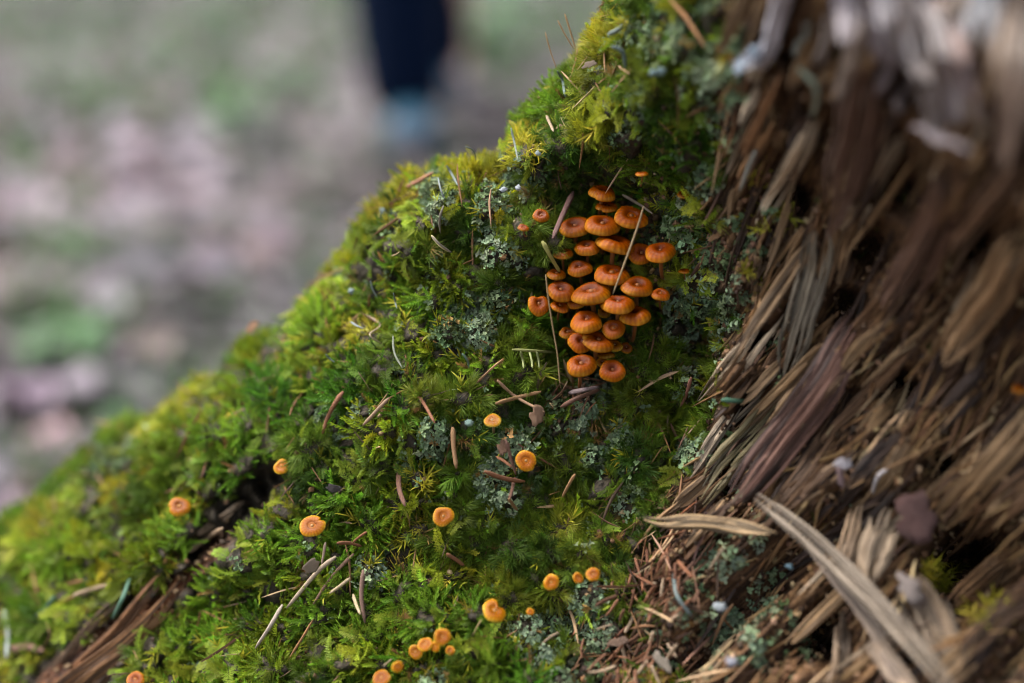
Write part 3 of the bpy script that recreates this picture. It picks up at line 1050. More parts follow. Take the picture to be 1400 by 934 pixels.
# bleached chips along the broken top
for k, (x0, y0, x1, y1, w, c) in enumerate([(1068, -20, 1048, 60, 40, (.62, .61, .68)), (1050, 60, 1015, 85, 30, (.55, .58, .66)), (1028, 72, 1010, 92, 20, (.42, .55, .66)), (1230, -10, 1246, 62, 52, WHITE),
                                            (1345, -20, 1335, 35, 62, (.60, .60, .62)), (1190, 20, 1200, 70, 38, (.50, .46, .50)), (1268, 135, 1276, 172, 36, (.54, .50, .50)), (1262, 182, 1308, 200, 20, (.36, .31, .32)),
                                            (1300, 60, 1330, 130, 46, (.46, .36, .35)), (1285, 90, 1300, 150, 40, (.50, .44, .44)), (1150, -10, 1160, 40, 44, (.42, .38, .40)), (1380, 120, 1375, 195, 44, (.50, .38, .30)),
                                            (1215, 80, 1200, 115, 34, (.38, .34, .37)), (1290, 20, 1310, 70, 40, (.42, .31, .28)), (1100, 40, 1092, 70, 22, (.38, .42, .38)), (1170, 50, 1150, 110, 36, (.40, .33, .28)), (1225, 60, 1260, 100, 34, (.46, .41, .40)), (1310, -10, 1290, 40, 44, (.55, .46, .38)), (1390, -20, 1380, 60, 48, (.58, .47, .38)), (1265, 10, 1285, 60, 36, (.58, .53, .52)), (1350, 50, 1365, 120, 36, (.40, .30, .22)), (1130, 30, 1120, 70, 26, (.36, .32, .30)), (1240, 110, 1225, 140, 30, (.34, .28, .27)), (1200, -20, 1210, 20, 40, (.58, .55, .57)), (1320, 150, 1350, 180, 30, (.36, .28, .22))]):
    mx_, my_, ex, ey = (x0 + x1) / 2, (y0 + y1) / 2, (x1 - x0) * .85, (y1 - y0) * .95
    splinter([(mx_ - ex, my_ - ey), (mx_ + 4, my_), (mx_ + ex, my_ + ey)], w * .72, c, 5 + 3 * (k % 4), 40 + k, name='bleached_chip', taper=(.1, .1), squash=.9, n=12, jag=.6, break_=(0, 2, None)[k % 3])
# the brown root low on the other side
for k, (c, a0, a1, w, col) in enumerate([(-14, -90, 190, 20, REDB), (4, -70, 220, 24, (.17, .080, .028)), (22, -60, 200, 20, (.15, .072, .026)), (38, 10, 210, 18, (.13, .066, .026)), (-30, -20, 160, 14, (.11, .065, .032)), (12, 40, 260, 12, (.21, .11, .045)), (-26, -205, -120, 9, (.30, .22, .14))]):
    pts = []
    for a in np.linspace(a0, a1, 5):
        cc_ = c + 8 * math.sin(a * .02 + k)
        pts.append((200 + a * RD[0] + cc_ * RD[1], 835 + a * RD[1] - cc_ * RD[0]))
    splinter(pts, w, col, 3, 60 + k, name='root_strip', taper=(.2, .1))
# the many lesser splinters, each along the grain
rr = random.Random(5)
k = 0
while k < 235:
    x, y = rr.uniform(890, 1470), rr.uniform(-60, 960)
    if float(wood_mask(np.array([x]), np.array([y]))[0]) < .75: continue
    if x < 1120 and 730 < y: continue
    if float(blobs(np.array([x]), np.array([y]), PITS)[0]) > .22: continue
    L_ = rr.choice([40, 70, 70, 110, 150])
    w = rr.uniform(5, 9) if rr.random() < .55 else rr.uniform(9, 24)
    sk_ = rr.gauss(0, .16)
    pts = [(x - float(slope(y)) * s_ + sk_ * s_ + rr.uniform(-4, 4), y + s_) for s_ in (-L_ / 2, 0, L_ / 2)]
    nn = float(fbm(np.array([float(grain_t(x, y)) / 60.]), np.array([y / 200.]))[0])
    base = np.array([DARK, BROWN, TAN, (.33, .21, .105), PALE])[min(4, max(0, int((nn * 1.7 - .35 + rr.uniform(-.35, .35)) * 5)))]
    base = base * rr.uniform(.75, 1.2)
    splinter(pts, w, tuple(base), rr.uniform(1, 4.5), 200 + k, taper=(rr.uniform(.1, .4), rr.uniform(.1, .5)), squash=rr.uniform(.4, .8), jag=.5, n=11, break_=rr.choice([0, 2, None, None]))
    k += 1

# ------------------------------------------------------------------ loose sticks
s1 = splinter([(876, 708), (905, 714), (950, 712), (1000, 718), (1062, 730)], 22, (.27, .185, .095), lifts=[17, 16, 15, 15, 14], seed=301, name='broken_stick', taper=(.30, .25), squash=.5, jag=.3, n=30, ns=11, tag_=True)
tag(s1, 'flat brown sliver of wood with a pointed tip over the needle pile', 'stick')
s2 = splinter([(1032, 678), (1080, 714), (1135, 762), (1190, 818), (1245, 880), (1305, 955)], 30, (.29, .235, .175), lifts=[13, 13, 14, 15, 16, 17], seed=302, name='broken_stick', taper=(.27, .1), squash=.8, jag=.6, n=40, strands=11, tag_=True)
tag(s2, 'long pale splintered stick slanting down to the bottom edge beside the stump wood', 'stick')
s3 = splinter([(1100, 742), (1150, 800), (1200, 868), (1235, 950)], 15, (.20, .155, .12), lifts=[10, 11, 12, 13], seed=303, name='broken_stick', taper=(.27, .1), squash=.5, jag=.4, n=24, ns=9, tag_=True)
tag(s3, 'thinner grey stick lying close under the long pale splintered stick', 'stick')


# ------------------------------------------------------------------ needles, twigs and stalks one can pick out
def needle(path, w, color, label, name='dry_needle', cat='needle', group=None, lift=11.0, mat=None, seed=0, d=None, taper=.09, ns=6, n=9, lifts=None):
    pts = []
    for k, (x, y) in enumerate(path):
        dd = (depth_at(x, y) if d is None else d) - (lifts[k] if lifts else lift) / 1000
        pts.append((x, y, dd * 1000))
    if len(path) == 2:
        a, b = pts
        rg = random.Random(seed + int(a[0] * 3 + a[1]))
        pts = [a, tuple((a[i] + b[i]) / 2 + (rg.uniform(-.075, .075) * abs(b[1 - i] - a[1 - i]) if i < 2 else 0) for i in range(3)), b]
    q, _ = resample(np.array(pts), n)
    P = at(q[:, 0], q[:, 1], q[:, 2] / 1000)
    u = np.linspace(0, 1, n)
    prof = np.minimum(1, .45 + .55 * np.minimum(u, 1 - u) / taper) * (1.1 - .3 * u)
    V, F = tube(P, w * .8 * K * q[:, 2] / 1000 * .5 * prof, ns, .7, .25, seed + 5)
    o = mesh_obj(name, V, F, mat or M_NEEDLE, None, True)
    o.color = (*color, 1)
    tag(o, label, cat, group)
    return o


def z2(x, y): return (350 + x / 2.2566, 520 + y / 2.2566)
def z7(x, y): return (550 + x / 2.918, y / 2.918)
def z8(x, y): return (x / 1.796, y / 1.796)


RB, PB, TANN, BEI, GRN, BLUG = (.26, .105, .045), (.16, .075, .045), (.38, .22, .10), (.52, .42, .26), (.18, .2, .05), (.10, .19, .16)
NE = [((270, 35), (205, 165), 8, RB, 'reddish brown needle standing steeply on the bright slope above the dark crack'),
      ((410, 55), (330, 140), 7, (.30, .2, .12), 'dull brown needle in moss beside a steep reddish one'),
      ((490, 30), (552, 132), 6, RB, 'dark brown needle slanting down right above the pale green lichen patch'),
      ((606, 145), (618, 272), 8, TANN, 'tan upright needle stub with dark specks in the lichen patch'),
      ((440, 280), (460, 388), 8, PB, 'purplish brown needle hanging upright left of the lichen patch'),
      ((705, 280), (830, 312), 8, RB, 'brown needle lying level just below the lone mushroom in the lichen'),
      ((770, 182), (802, 292), 7, (.26, .14, .1), 'brown needle upright beside the lone mushroom in the lichen'),
      ((742, 235), (790, 268), 6, RB, 'short brown needle crossing the upright one near the lone mushroom'),
      ((800, 300), (782, 368), 6, PB, 'short dark needle pointing down under the crossed needles'),
      ((780, 365), (806, 402), 5, TANN, 'tiny tan needle end below the crossed needles'),
      ((985, 290), (945, 362), 6, TANN, 'tan needle stuck in the dark cushion moss below the forking twigs'),
      ((588, 535), (642, 572), 8, RB, 'short reddish brown needle between yellow moss and dark cushion'),
      ((250, 502), (326, 512), 6, RB, 'short level brown needle right of the round yellow orange mushroom'),
      ((342, 468), (298, 502), 5, RB, 'little slanting needle crossing the level one near the yellow orange mushroom'),
      ((302, 535), (176, 692), 7, (.27, .16, .11), 'long brown needle slanting down left above the bright green moss'),
      ((330, 585), (336, 748), 8, (.25, .15, .11), 'upright brown needle above the bright green moss'),
      ((300, 660), (322, 722), 6, BEI, 'short beige needle beside the upright brown one'),
      ((290, 610), (228, 657), 6, BEI, 'short pale needle beside the long slanting brown one'),
      ((215, 500), (203, 570), 5, (.3, .22, .16), 'thin dull needle leading up from the pale broken stick'),
      ((395, 880), (420, 860), 4, BEI, 'tiny beige chip near the bottom mushrooms')]
for k, (a, b, w, c, lab) in enumerate(NE):
    needle([z2(*a), z2(*b)], w, c, lab, seed=k)
needle([z2(245, 545), z2(190, 590), z2(95, 702)], 9, (.42, .34, .24), 'pale broken stick lying on the moss, the upper and thicker piece', 'broken_stick', 'stick', seed=31, lift=12)
needle([z2(82, 692), z2(40, 765), z2(-2, 828)], 6, (.44, .38, .30), 'thin whitish stick below the thicker pale broken stick', 'broken_stick', 'stick', seed=32, lift=14)
needle([z2(740, 72), z2(800, 55), z2(880, 35)], 7, TANN, 'tan twig lying level under the mushroom cluster', 'twig', 'twig', seed=33)
needle([z2(745, 0), z2(800, 50), z2(890, 98)], 6, (.42, .26, .15), 'thin tan twig sloping down right under the mushroom cluster', 'twig', 'twig', seed=34)
needle([z2(940, 82), z2(990, 55), z2(1060, 28)], 8, PB, 'purplish twig rising to the right below the lowest cluster mushrooms', 'twig', 'twig', seed=35)
needle([z2(965, 40), z2(1010, 30), z2(1058, 20)], 7, (.33, .25, .25), 'short grey twig above the purplish twig below the cluster', 'twig', 'twig', seed=36)
needle([(784, 262), (770, 292), (756, 326)], 9, (.15, .075, .065), 'dark purplish brown twig leaning at the upper left of the cluster', 'twig', 'twig', seed=37, lift=12)
needle([(747, 158), (757, 180)], 5, (.36, .27, .17), 'pale short needle sticking up from the ridge moss', seed=38, lift=9)
needle([(741, 330), (752, 350), (766, 374)], 7, (.42, .42, .12), 'yellow green straw lying against the left of the cluster', 'dry_straw', 'straw', seed=39, lift=11)
needle([(746, 375), (750, 410), (757, 455), (762, 485), (766, 530)], 2.6, (.22, .15, .06), 'thin tan strand hanging down the left of the cluster', 'dry_strand', 'straw', seed=40, d=.398, lift=6, n=16)
needle([(880, 282), (872, 310), (856, 355), (838, 402)], 3.4, (.27, .19, .09), 'beige stalk crossing in front of the right side of the cluster', 'dry_strand', 'straw', seed=41, d=.394, lift=6, n=14)
needle([(851, 266), (875, 280), (892, 292)], 5, (.38, .30, .22), 'short beige twig above the right side of the cluster', 'twig', 'twig', seed=42, lift=10)
needle([(556, 256), (574, 247), (592, 236)], 7, (.36, .16, .09), 'reddish needle on top of the ridge near the dark trousers', seed=43, lift=9)
needle([(727, 400), (722, 430), (716, 455)], 5, (.30, .26, .10), 'olive straw hanging left of the cluster in shadow', 'dry_straw', 'straw', seed=44, lift=10)
hm = needle([(700, 478), (730, 480), (762, 482)], 4, (.30, .33, .10), 'level green moss stem with side shoots below the left of the cluster', 'hanging_moss', 'moss', seed=45, lift=10)
for k, x in enumerate((712, 724, 733)):
    c = needle([(x, 481), (x + 3, 492), (x + 4, 503)], 4, (.34, .40, .16), None, 'side_shoot', None, seed=46 + k, lift=10)
    c.location = np.array(c.location) - np.array(hm.location)
    c.parent = hm
needle([(921, 783), (926, 815), (946, 843)], 6, (.16, .22, .22), 'curved blue grey needle at the edge of the lichen crust, low on the stump', seed=51, lift=8)
needle([(179, 788), (168, 818), (154, 846)], 9, (.07, .17, .11), 'blurred green needle standing above the brown root', seed=52, lift=10)
needle([(75, 815), (60, 835), (48, 842)], 8, (.07, .16, .12), 'short blurred green needle left of the brown root', seed=53, lift=9)
needle([(6, 832), (11, 865), (9, 900)], 9, (.30, .36, .33), 'pale grey green needle at the picture left edge', seed=54, lift=10)
needle([(986, 547), (1010, 549), (1034, 548)], 8, (.06, .17, .10), 'green needle lying level against the edge of the bare wood', seed=55, lift=9)
needle([(945, 516), (938, 540), (930, 556)], 6, (.30, .13, .09), 'reddish brown needle right of the dark hollow below the cluster', seed=56, lift=8)
needle([(1216, 640), (1200, 652), (1192, 678)], 7, (.55, .53, .55), 'small curved white grey needle on the bare wood', seed=57, lift=8)
needle([(1090, 92), (1112, 112), (1118, 135), (1110, 162)], 10, (.26, .30, .22), 'blurred curved grey green stalk arching over the pale upright splinter', 'lichen_stalk', 'lichen', seed=58, lift=14, mat=M_STALK)
needle([(1034, 205), (1020, 240), (1012, 262)], 8, (.30, .30, .26), 'blurred grey needle hanging by the dark moss at the wood edge', seed=59, lift=8)
needle([(500, 430), (520, 444), (505, 458), (522, 470)], 4, (.45, .36, .24), 'curled beige plant scrap on the moss under the ridge', 'plant_scrap', 'plant scrap', seed=60, lift=11, n=16)
needle([(590, 322), (602, 336), (615, 345)], 4, (.55, .50, .22), 'yellow straw end under the pale lichen stalks', 'dry_straw', 'straw', seed=61, lift=11)
needle([(100, 815), (125, 806), (150, 800)], 9, (.45, .33, .22), 'blurred pale needle left of the brown root', seed=62, lift=9)
needle([(15, 888), (40, 885), (60, 890)], 13, (.22, .12, .08), 'blurred brown bark sliver low at the left', 'bark_sliver', 'bark', seed=63, lift=9)
needle([(258, 755), (285, 735), (305, 722)], 9, (.42, .30, .19), 'pale strip of wood lying along the dark crack', 'wood_strip', 'wood', seed=64, lift=9)
# the drift of needles low on the stump
rr = random.Random(15)
groups = {0: 'dry reddish needles heaped under the pointed brown sliver', 1: 'dry brown needles heaped at the bottom between the moss and the lichen crust', 2: 'pale broken needles in the heap at the bottom'}
for k in range(64):
    x, y = rr.gauss(885, 32), rr.uniform(735, 930)
    x -= (y - 830) * .25
    a = math.radians(rr.gauss(118, 32)); l = rr.uniform(16, 46)
    g = 2 if rr.random() < .22 else (0 if y < 800 else 1)
    c = {0: (.25, .10, .045), 1: (.22, .10, .05), 2: (.44, .33, .22)}[g]
    c = tuple(np.array(c) * rr.uniform(.6, 1.25))
    needle([(x, y), (x + math.cos(a) * l, y + math.sin(a) * l)], rr.uniform(4, 7), c,
           groups[g], group=groups[g], seed=100 + k, lift=rr.uniform(4, 11), lifts=[rr.uniform(4, 11), rr.uniform(4, 11)])
# lichen stalks and moss capsules
LS = [([z7(618, 283), z7(640, 320), z7(648, 370), z7(655, 395)], 5.5, (.30, .38, .32), 'pale green lichen stalk on the steep ridge under the brown capsule hairs'),
      ([z7(434, 510), z7(448, 570), z7(462, 640)], 4.5, (.34, .38, .30), 'tall thin lichen stalk beside the pale short ridge needle'),
      ([z7(250, 585), z7(282, 600), z7(295, 640)], 3.5, (.36, .42, .40), 'hooked lichen stalk on the ridge nearest the shoe'),
      ([z7(176, 660), z7(195, 690), z7(222, 740)], 4.5, (.32, .37, .33), 'bent lichen stalk above the ridge slope, left of the yellow tuft'),
      ([z7(143, 710), z7(152, 750), z7(168, 795)], 4.5, (.38, .42, .40), 'pale lichen stalk just below the bent one'),
      ([z7(165, 820), z7(150, 870), z7(152, 930)], 4.5, (.48, .42, .32), 'beige curved stalk hanging from the ridge slope'),
      ([z7(835, 185), z7(880, 210), z7(892, 275)], 9, (.26, .34, .31), 'thick blurred lichen stalk in the shaded moss up on the stump'),
      ([z7(820, 140), z7(860, 120), z7(895, 85)], 9, (.34, .40, .36), 'blurred grey lichen stalk lying at the top of the mossy edge'),
      ([z8(910, 690), z8(916, 712), z8(927, 732)], 4, (.36, .42, .38), 'short lichen stalk amid bright moss under the ridge'),
      ([z8(966, 720), z8(970, 740), z8(974, 757)], 4, (.36, .42, .38), 'little upright lichen stalk right of another under the ridge'),
      ([z8(965, 825), z8(968, 865), z8(988, 905)], 4, (.34, .36, .26), 'curved olive grey stalk low on the inner slope'),
      ([z8(1135, 868), z8(1148, 885), z8(1152, 905)], 4, (.30, .42, .30), 'small green lichen stalk over the flake crust'),
      ([z8(860, 790), z8(876, 800), z8(892, 806)], 4, (.40, .44, .42), 'short level lichen stalk beside the curled scrap'),
      ([z8(1060, 580), z8(1080, 600), z8(1108, 620)], 4, (.52, .44, .34), 'beige stalk end left of the lichen stalks, on the slope'),
      ([z8(800, 870), z8(808, 880), z8(822, 890)], 4, (.34, .44, .36), 'tiny lichen stalk low left of the curled scrap')]
for k, (p, w, c, lab) in enumerate(LS):
    needle(p, w * .85, tuple(q_ * .62 for q_ in c), lab, 'lichen_stalk', 'lichen', 'lichen stalks', seed=200 + k, lifts=[18] + [15] * (len(p) - 2) + [12], mat=M_STALK, taper=.2, n=12)
for k, (p, lab) in enumerate([([z7(570, 128), z7(590, 200), z7(616, 275)], 'lowest brown moss hair rising from the steep ridge'),
                              ([z7(648, 55), z7(672, 130), z7(692, 198)], 'tallest brown moss hair at the top of the steep ridge'),
                              ([z7(620, 82), z7(650, 140), z7(684, 195)], 'middle brown moss hair on the steep ridge')]):
    needle(p, 2.6, (.28, .17, .06), lab, 'moss_hair', 'moss', 'moss hairs on the ridge', seed=230 + k, d=.405, lift=14, taper=.1, n=10)


def lump(px, py, w, h, color, label, name, cat, lift=9, seed=0, group=None, mat=None):
    """a small rounded, knobbly piece resting on the surface"""
    rg = np.random.default_rng(seed)
    d = depth_at(px, py) - lift / 1000
    c = at(px, py, d)
    nr_, ns = 9, 12
    V = []
    for j in range(nr_):
        ph = math.pi * (j + .5) / nr_
        for i in range(ns):
            th = i / ns * 2 * math.pi
            r = .45 + 1.1 * float(vnoise(np.array([4 * math.cos(th) * math.sin(ph) + seed]), np.array([3 * math.cos(ph) + 2 * math.sin(th) * math.sin(ph) + seed]))[0])
            V.append(c + r * K * d * .5 * (w * math.cos(th) * math.sin(ph) * CR + h * math.cos(ph) * CU + .5 * min(w, h) * math.sin(th) * math.sin(ph) * CF))
    F = grid_faces(nr_, ns, True).tolist() + [list(range(ns))[::-1], [(nr_ - 1) * ns + k for k in range(ns)]]
    o = mesh_obj(name, V, F, mat or M_STALK, None, True)
    o.color = (*color, 1)
    tag(o, label, cat, group)
    return o


for k, (x, y, w, h, c, lab) in enumerate([(689, 259, 13, 9, (.68, .72, .74), 'white lichen tip, left one of the close pair below the ridge'), (708, 257, 11, 10, (.70, .73, .76), 'white lichen tip, right one of the close pair below the ridge'),
                                          (735, 210, 11, 9, (.52, .60, .58), 'grey white lichen cup on the ridge above the close pair'), (524, 289, 13, 13, (.48, .60, .60), 'blurred pale lichen tip on the far ridge'),
                                          (641, 578, 13, 11, (.40, .55, .46), 'round pale green lichen cup above the tan needle stub'), (903, 97, 16, 14, (.30, .42, .42), 'blurred grey green lichen bud in the shaded moss, right one'),
                                          (893, 100, 14, 13, (.30, .42, .42), 'blurred grey green lichen bud in the shaded moss, left one'), (480, 398, 10, 10, (.42, .52, .48), 'blurred pale lichen tip left of the ridge stalks'),
                                          (1000, 905, 20, 14, (.62, .60, .66), 'whitish flake on the blurred lichen crust at the bottom'), (985, 830, 24, 14, (.62, .66, .66), 'white flake at the upper side of the blurred lichen crust'),
                                          (1080, 775, 14, 10, (.30, .46, .52), 'bluish flake under the long pale splintered stick')]):
    lump(x, y, w * .75, h * .75, tuple(q * .62 for q in c), lab, 'lichen_tip', 'lichen', 15, 300 + k, 'pale lichen tips')


def plate(px, py, w, h, color, label, name, cat, lift=8, seed=0, ang=0., curl=.5):
    """a thin, curled, ragged-edged scrap of bark or leaf, with real thickness, leaning on the surface"""
    rg = random.Random(seed)
    d = depth_at(px, py) - lift / 1000
    c = at(px, py, d)
    ca, sa = math.cos(ang), math.sin(ang)
    tx, ty = rg.uniform(-.5, .5), rg.uniform(-.5, .5)
    ns, rings = 16, (.0, .35, .7, 1.)
    out = [1 + .28 * math.sin(2 * t + seed) + .16 * math.sin(5 * t + seed * 2) + rg.uniform(-.14, .14) for t in np.arange(ns) / ns * 6.2832]
    V, F = [], []
    sc = K * d * .5
    for side_ in (0, 1):
        for r in rings:
            for i in range(ns):
                t = i / ns * 6.2832
                x, y = r * out[i] * math.cos(t), r * out[i] * math.sin(t)
                z = curl * (x * x - .3) + tx * x + ty * y + .08 * math.sin(7 * x + seed) + (.09 if side_ else 0)
                X, Y = x * w * sc, y * h * sc
                V.append(c + (X * ca - Y * sa) * CR + (X * sa + Y * ca) * CU + z * min(w, h) * sc * CF)
    o_ = len(rings) * ns
    g0 = grid_faces(len(rings), ns, True)
    F = g0.tolist() + (g0[:, ::-1] + o_).tolist()
    e_ = (len(rings) - 1) * ns
    F += [[e_ + i, e_ + (i + 1) % ns, o_ + e_ + (i + 1) % ns, o_ + e_ + i] for i in range(ns)]
    o = mesh_obj(name, V, F, M_FLAKE, None, True)
    o.color = (*color, 1)
    tag(o, label, cat)
    return o


M_FLAKE = plain('bark_scrap', (.45, .42, .4), (1.25, 1.2, 1.15), 350, .6, .35, .0006)
plate(1154, 634, 24, 16, (.55, .52, .56), 'white flake stuck on the bare wood above the sticks', 'bark_flake', 'flake', 12, 330, .4)
plate(1150, 652, 14, 24, (.30, .20, .20), 'pinkish flake under the white one on the bare wood', 'bark_flake', 'flake', 8, 331, .1)
plate(1252, 706, 62, 58, (.15, .075, .066), 'purplish brown curled leaf scrap caught at the dark pit in the wood', 'leaf_scrap', 'leaf', 14, 332, .5, .8)
plate(734, 568, 20, 28, (.34, .20, .115), 'tan bark flake under the twigs below the cluster', 'bark_flake', 'flake', 12, 333, .2)
plate(688, 612, 14, 22, (.26, .14, .08), 'brown bark flake left of the lone mushroom in the lichen', 'bark_flake', 'flake', 12, 334, .5)
plate(845, 878, 24, 14, (.24, .15, .10), 'brown bark flake among the needles at the bottom', 'bark_flake', 'flake', 12, 335, .3)
plate(1245, 805, 46, 26, (.36, .30, .27), 'pale blurred chip beside the dark pit and the long pale stick', 'wood_chip', 'wood', 12, 337, -.5)
plate(1262, 830, 30, 40, (.26, .19, .15), 'brown blurred chip just right of the long pale stick', 'wood_chip', 'wood', 12, 340, .6)
plate(456, 668, 26, 9, (.05, .036, .036), 'dark shred of bark right of the small orange mushroom', 'bark_flake', 'flake', 12, 338, -.2)
plate(345, 447, 18, 12, (.34, .18, .09), 'blurred orange brown scrap on the far ridge', 'leaf_scrap', 'leaf', 12, 339, .3)
plate(980, 322, 22, 10, (.36, .20, .09), 'orange brown wood chip at the edge of the bare wood right of the cluster', 'wood_chip', 'wood', 6, 341, .6)
plate(806, 88, 18, 9, (.42, .32, .24), 'pale bark flake in the moss high on the ridge', 'bark_flake', 'flake', 16, 342, .5)
plate(905, 905, 16, 30, (.42, .36, .28), 'beige bark flake among the needles at the bottom edge', 'bark_flake', 'flake', 12, 343, .5)
plate(425, 775, 30, 14, (.36, .28, .20), 'pale wood flake beside the pale broken stick on the moss', 'wood_chip', 'wood', 14, 344, .7)

# ------------------------------------------------------------------ mushrooms
def mushroom(px, py, w, h, label, lift=8.0, dd=0.0, flat=.42, tint=(1, 1, 1), roll=0.0, kidney=0.0, seed=0, group=None, tilt=None, stem_to=None, rmin=0.0):
    rg = random.Random(seed * 13 + 5)
    flat = flat * rg.uniform(.78, 1.2)
    D = dd / 1000 if dd > 100 else depth_at(px, py) - (lift - dd) / 1000
    R = w * K * D * .5
    asp = min(h / w, .97)
    if tilt is None:
        es = np.radians(np.arange(5, 85))
        e = es[np.argmin(np.abs(np.sin(es) * .97 + .5 * flat * np.cos(es) - asp))]
    else:
        e = math.radians(tilt)
    ax = unit(CU * math.cos(e) - CF * math.sin(e) + CR * (math.radians(roll) + rg.uniform(-.12, .12)))
    X = unit(np.cross(CF, ax) if abs(ax @ CF) < .98 else CR)
    Y = np.cross(ax, X)
    c0 = at(px, py, D) - ax * R * flat * .42
    base = empty('mushroom', tuple(c0))
    tag(base, label, 'mushroom', group)
    ns = 60
    th = np.arange(ns) / ns * 2 * math.pi
    nst = rg.randint(17, 23)
    ph = [rg.uniform(0, 6.28) for _ in range(4)]
    outl = 1 + rg.uniform(.02, .07) * np.sin(2 * th + ph[0]) + rg.uniform(.01, .05) * np.sin(3 * th + ph[1]) + .02 * np.sin(5 * th + ph[2]) - (rg.uniform(.1, .25) if rg.random() < .3 else 0) * np.exp(-((np.mod(th - ph[2] + math.pi, 2 * math.pi) - math.pi) / .16) ** 2)
    if kidney:
        outl = outl - kidney * np.exp(-((np.mod(th - ph[3] + math.pi, 2 * math.pi) - math.pi) / .5) ** 2)
    rs = [0.0, .06, .12, .2, .3, .42, .54, .66, .77, .85, .91, .955, .985, 1.0]
    stri = .5 + .5 * np.cos(nst * th + ph[0])
    V, RA, ST = [], [], []
    dim = rg.uniform(.14, .26)
    wav = rg.uniform(.02, .07)
    for r in rs:
        z = flat * (1 - r ** 3.6) ** .62 - dim * math.exp(-(r / .36) ** 2) - .05 * math.exp(-(r / .12) ** 2)
        zz = z - .02 * stri * sstep(.35, .8, r) + wav * np.sin(2 * th + ph[2]) * r + .5 * wav * np.sin(3 * th + ph[0]) * r * r
        rr_ = r * outl * (1 - .018 * stri * (r > .9))
        V.append(c0 + R * (np.outer(rr_ * np.cos(th), X) + np.outer(rr_ * np.sin(th), Y) + np.outer(zz, ax)))
        RA.append(rmin + (1 - rmin) * np.full(ns, r) + .04 * np.sin(4 * th + ph[1]) * r)
        ST.append(stri * float(sstep(.35, .75, r)) * .8)
    for r, z in ((.985, -.07), (.9, -.05), (.6, flat * .45), (.25, flat * .62), (.08, flat * .5)):      # rolled margin and underside
        V.append(c0 + R * (np.outer(r * outl * np.cos(th), X) + np.outer(r * outl * np.sin(th), Y) + np.outer(np.full(ns, z), ax)))
        RA.append(np.full(ns, .97 if r > .8 else .6))
        ST.append(np.zeros(ns))
    V = np.concatenate(V)
    F = grid_faces(len(rs) + 5, ns, True).tolist()
    o = mesh_obj('cap', V, F, M_CAP, base, True, attrs={'rad': np.clip(np.concatenate(RA), 0, 1), 'stria': np.concatenate(ST)})
    v = rg.uniform(.6, .95)
    o.color = (tint[0] * v, tint[1] * v * rg.uniform(.92, 1.08), tint[2] * v, 1)
    # gills: thin plates from stem to margin
    GV, GF = [], []
    ng = 22
    for k in range(ng):
        a = k / ng * 2 * math.pi
        dvec = math.cos(a) * X + math.sin(a) * Y
        sv = (-math.sin(a) * X + math.cos(a) * Y) * .012 * R
        ol = float(np.interp(a, th, outl))
        i0 = len(GV)
        for s in (-1, 1):
            GV += [c0 + R * (.93 * ol * dvec - .06 * ax) + sv * s, c0 + R * (.62 * ol * dvec + flat * .40 * ax) + sv * s, c0 + R * (.14 * dvec + flat * .55 * ax) + sv * s, c0 + R * (.15 * dvec + (-.18) * ax) + sv * s]
        GF += [[i0, i0 + 1, i0 + 2, i0 + 3], [i0 + 7, i0 + 6, i0 + 5, i0 + 4], [i0 + 3, i0 + 7, i0 + 4, i0], ]
    g = mesh_obj('gills', GV, GF, M_GILL, base, False)
    g.color = (tint[0], tint[1], tint[2], 1)
    # stem: leaves the cap along its axis and bends back into the ground it grows from
    if stem_to is None:
        dn = .9 if e < math.radians(45) else .35
        q = c0 - ax * R * 1.3 - CU * R * dn * .6
        back = depth_at(px + rg.uniform(-6, 6), min(py + w * dn * .8, 1000))
        foot_ = at(px + rg.uniform(-8, 8), py + w * dn * .8, max(back, D + .004) + .004)
    else:
        foot_ = at(stem_to[0], stem_to[1], depth_at(*stem_to) + .003)
        q = c0 - ax * R * 1.0
    Ps, _ = resample(np.array([c0 + ax * R * (flat * .6), c0 - ax * R * .5, .55 * q + .45 * foot_, foot_]), 9)
    SV, SF = tube(Ps, R * np.linspace(.13, .11, 9), 8, 1, .06, seed)
    s = mesh_obj('stem', SV, SF, M_STEM, base, True)
    s.color = (tint[0] * .95, tint[1] * .9, tint[2] * .9, 1)
    return base


def z1(x, y): return 680 + x / 2.92, 220 + y / 2.92


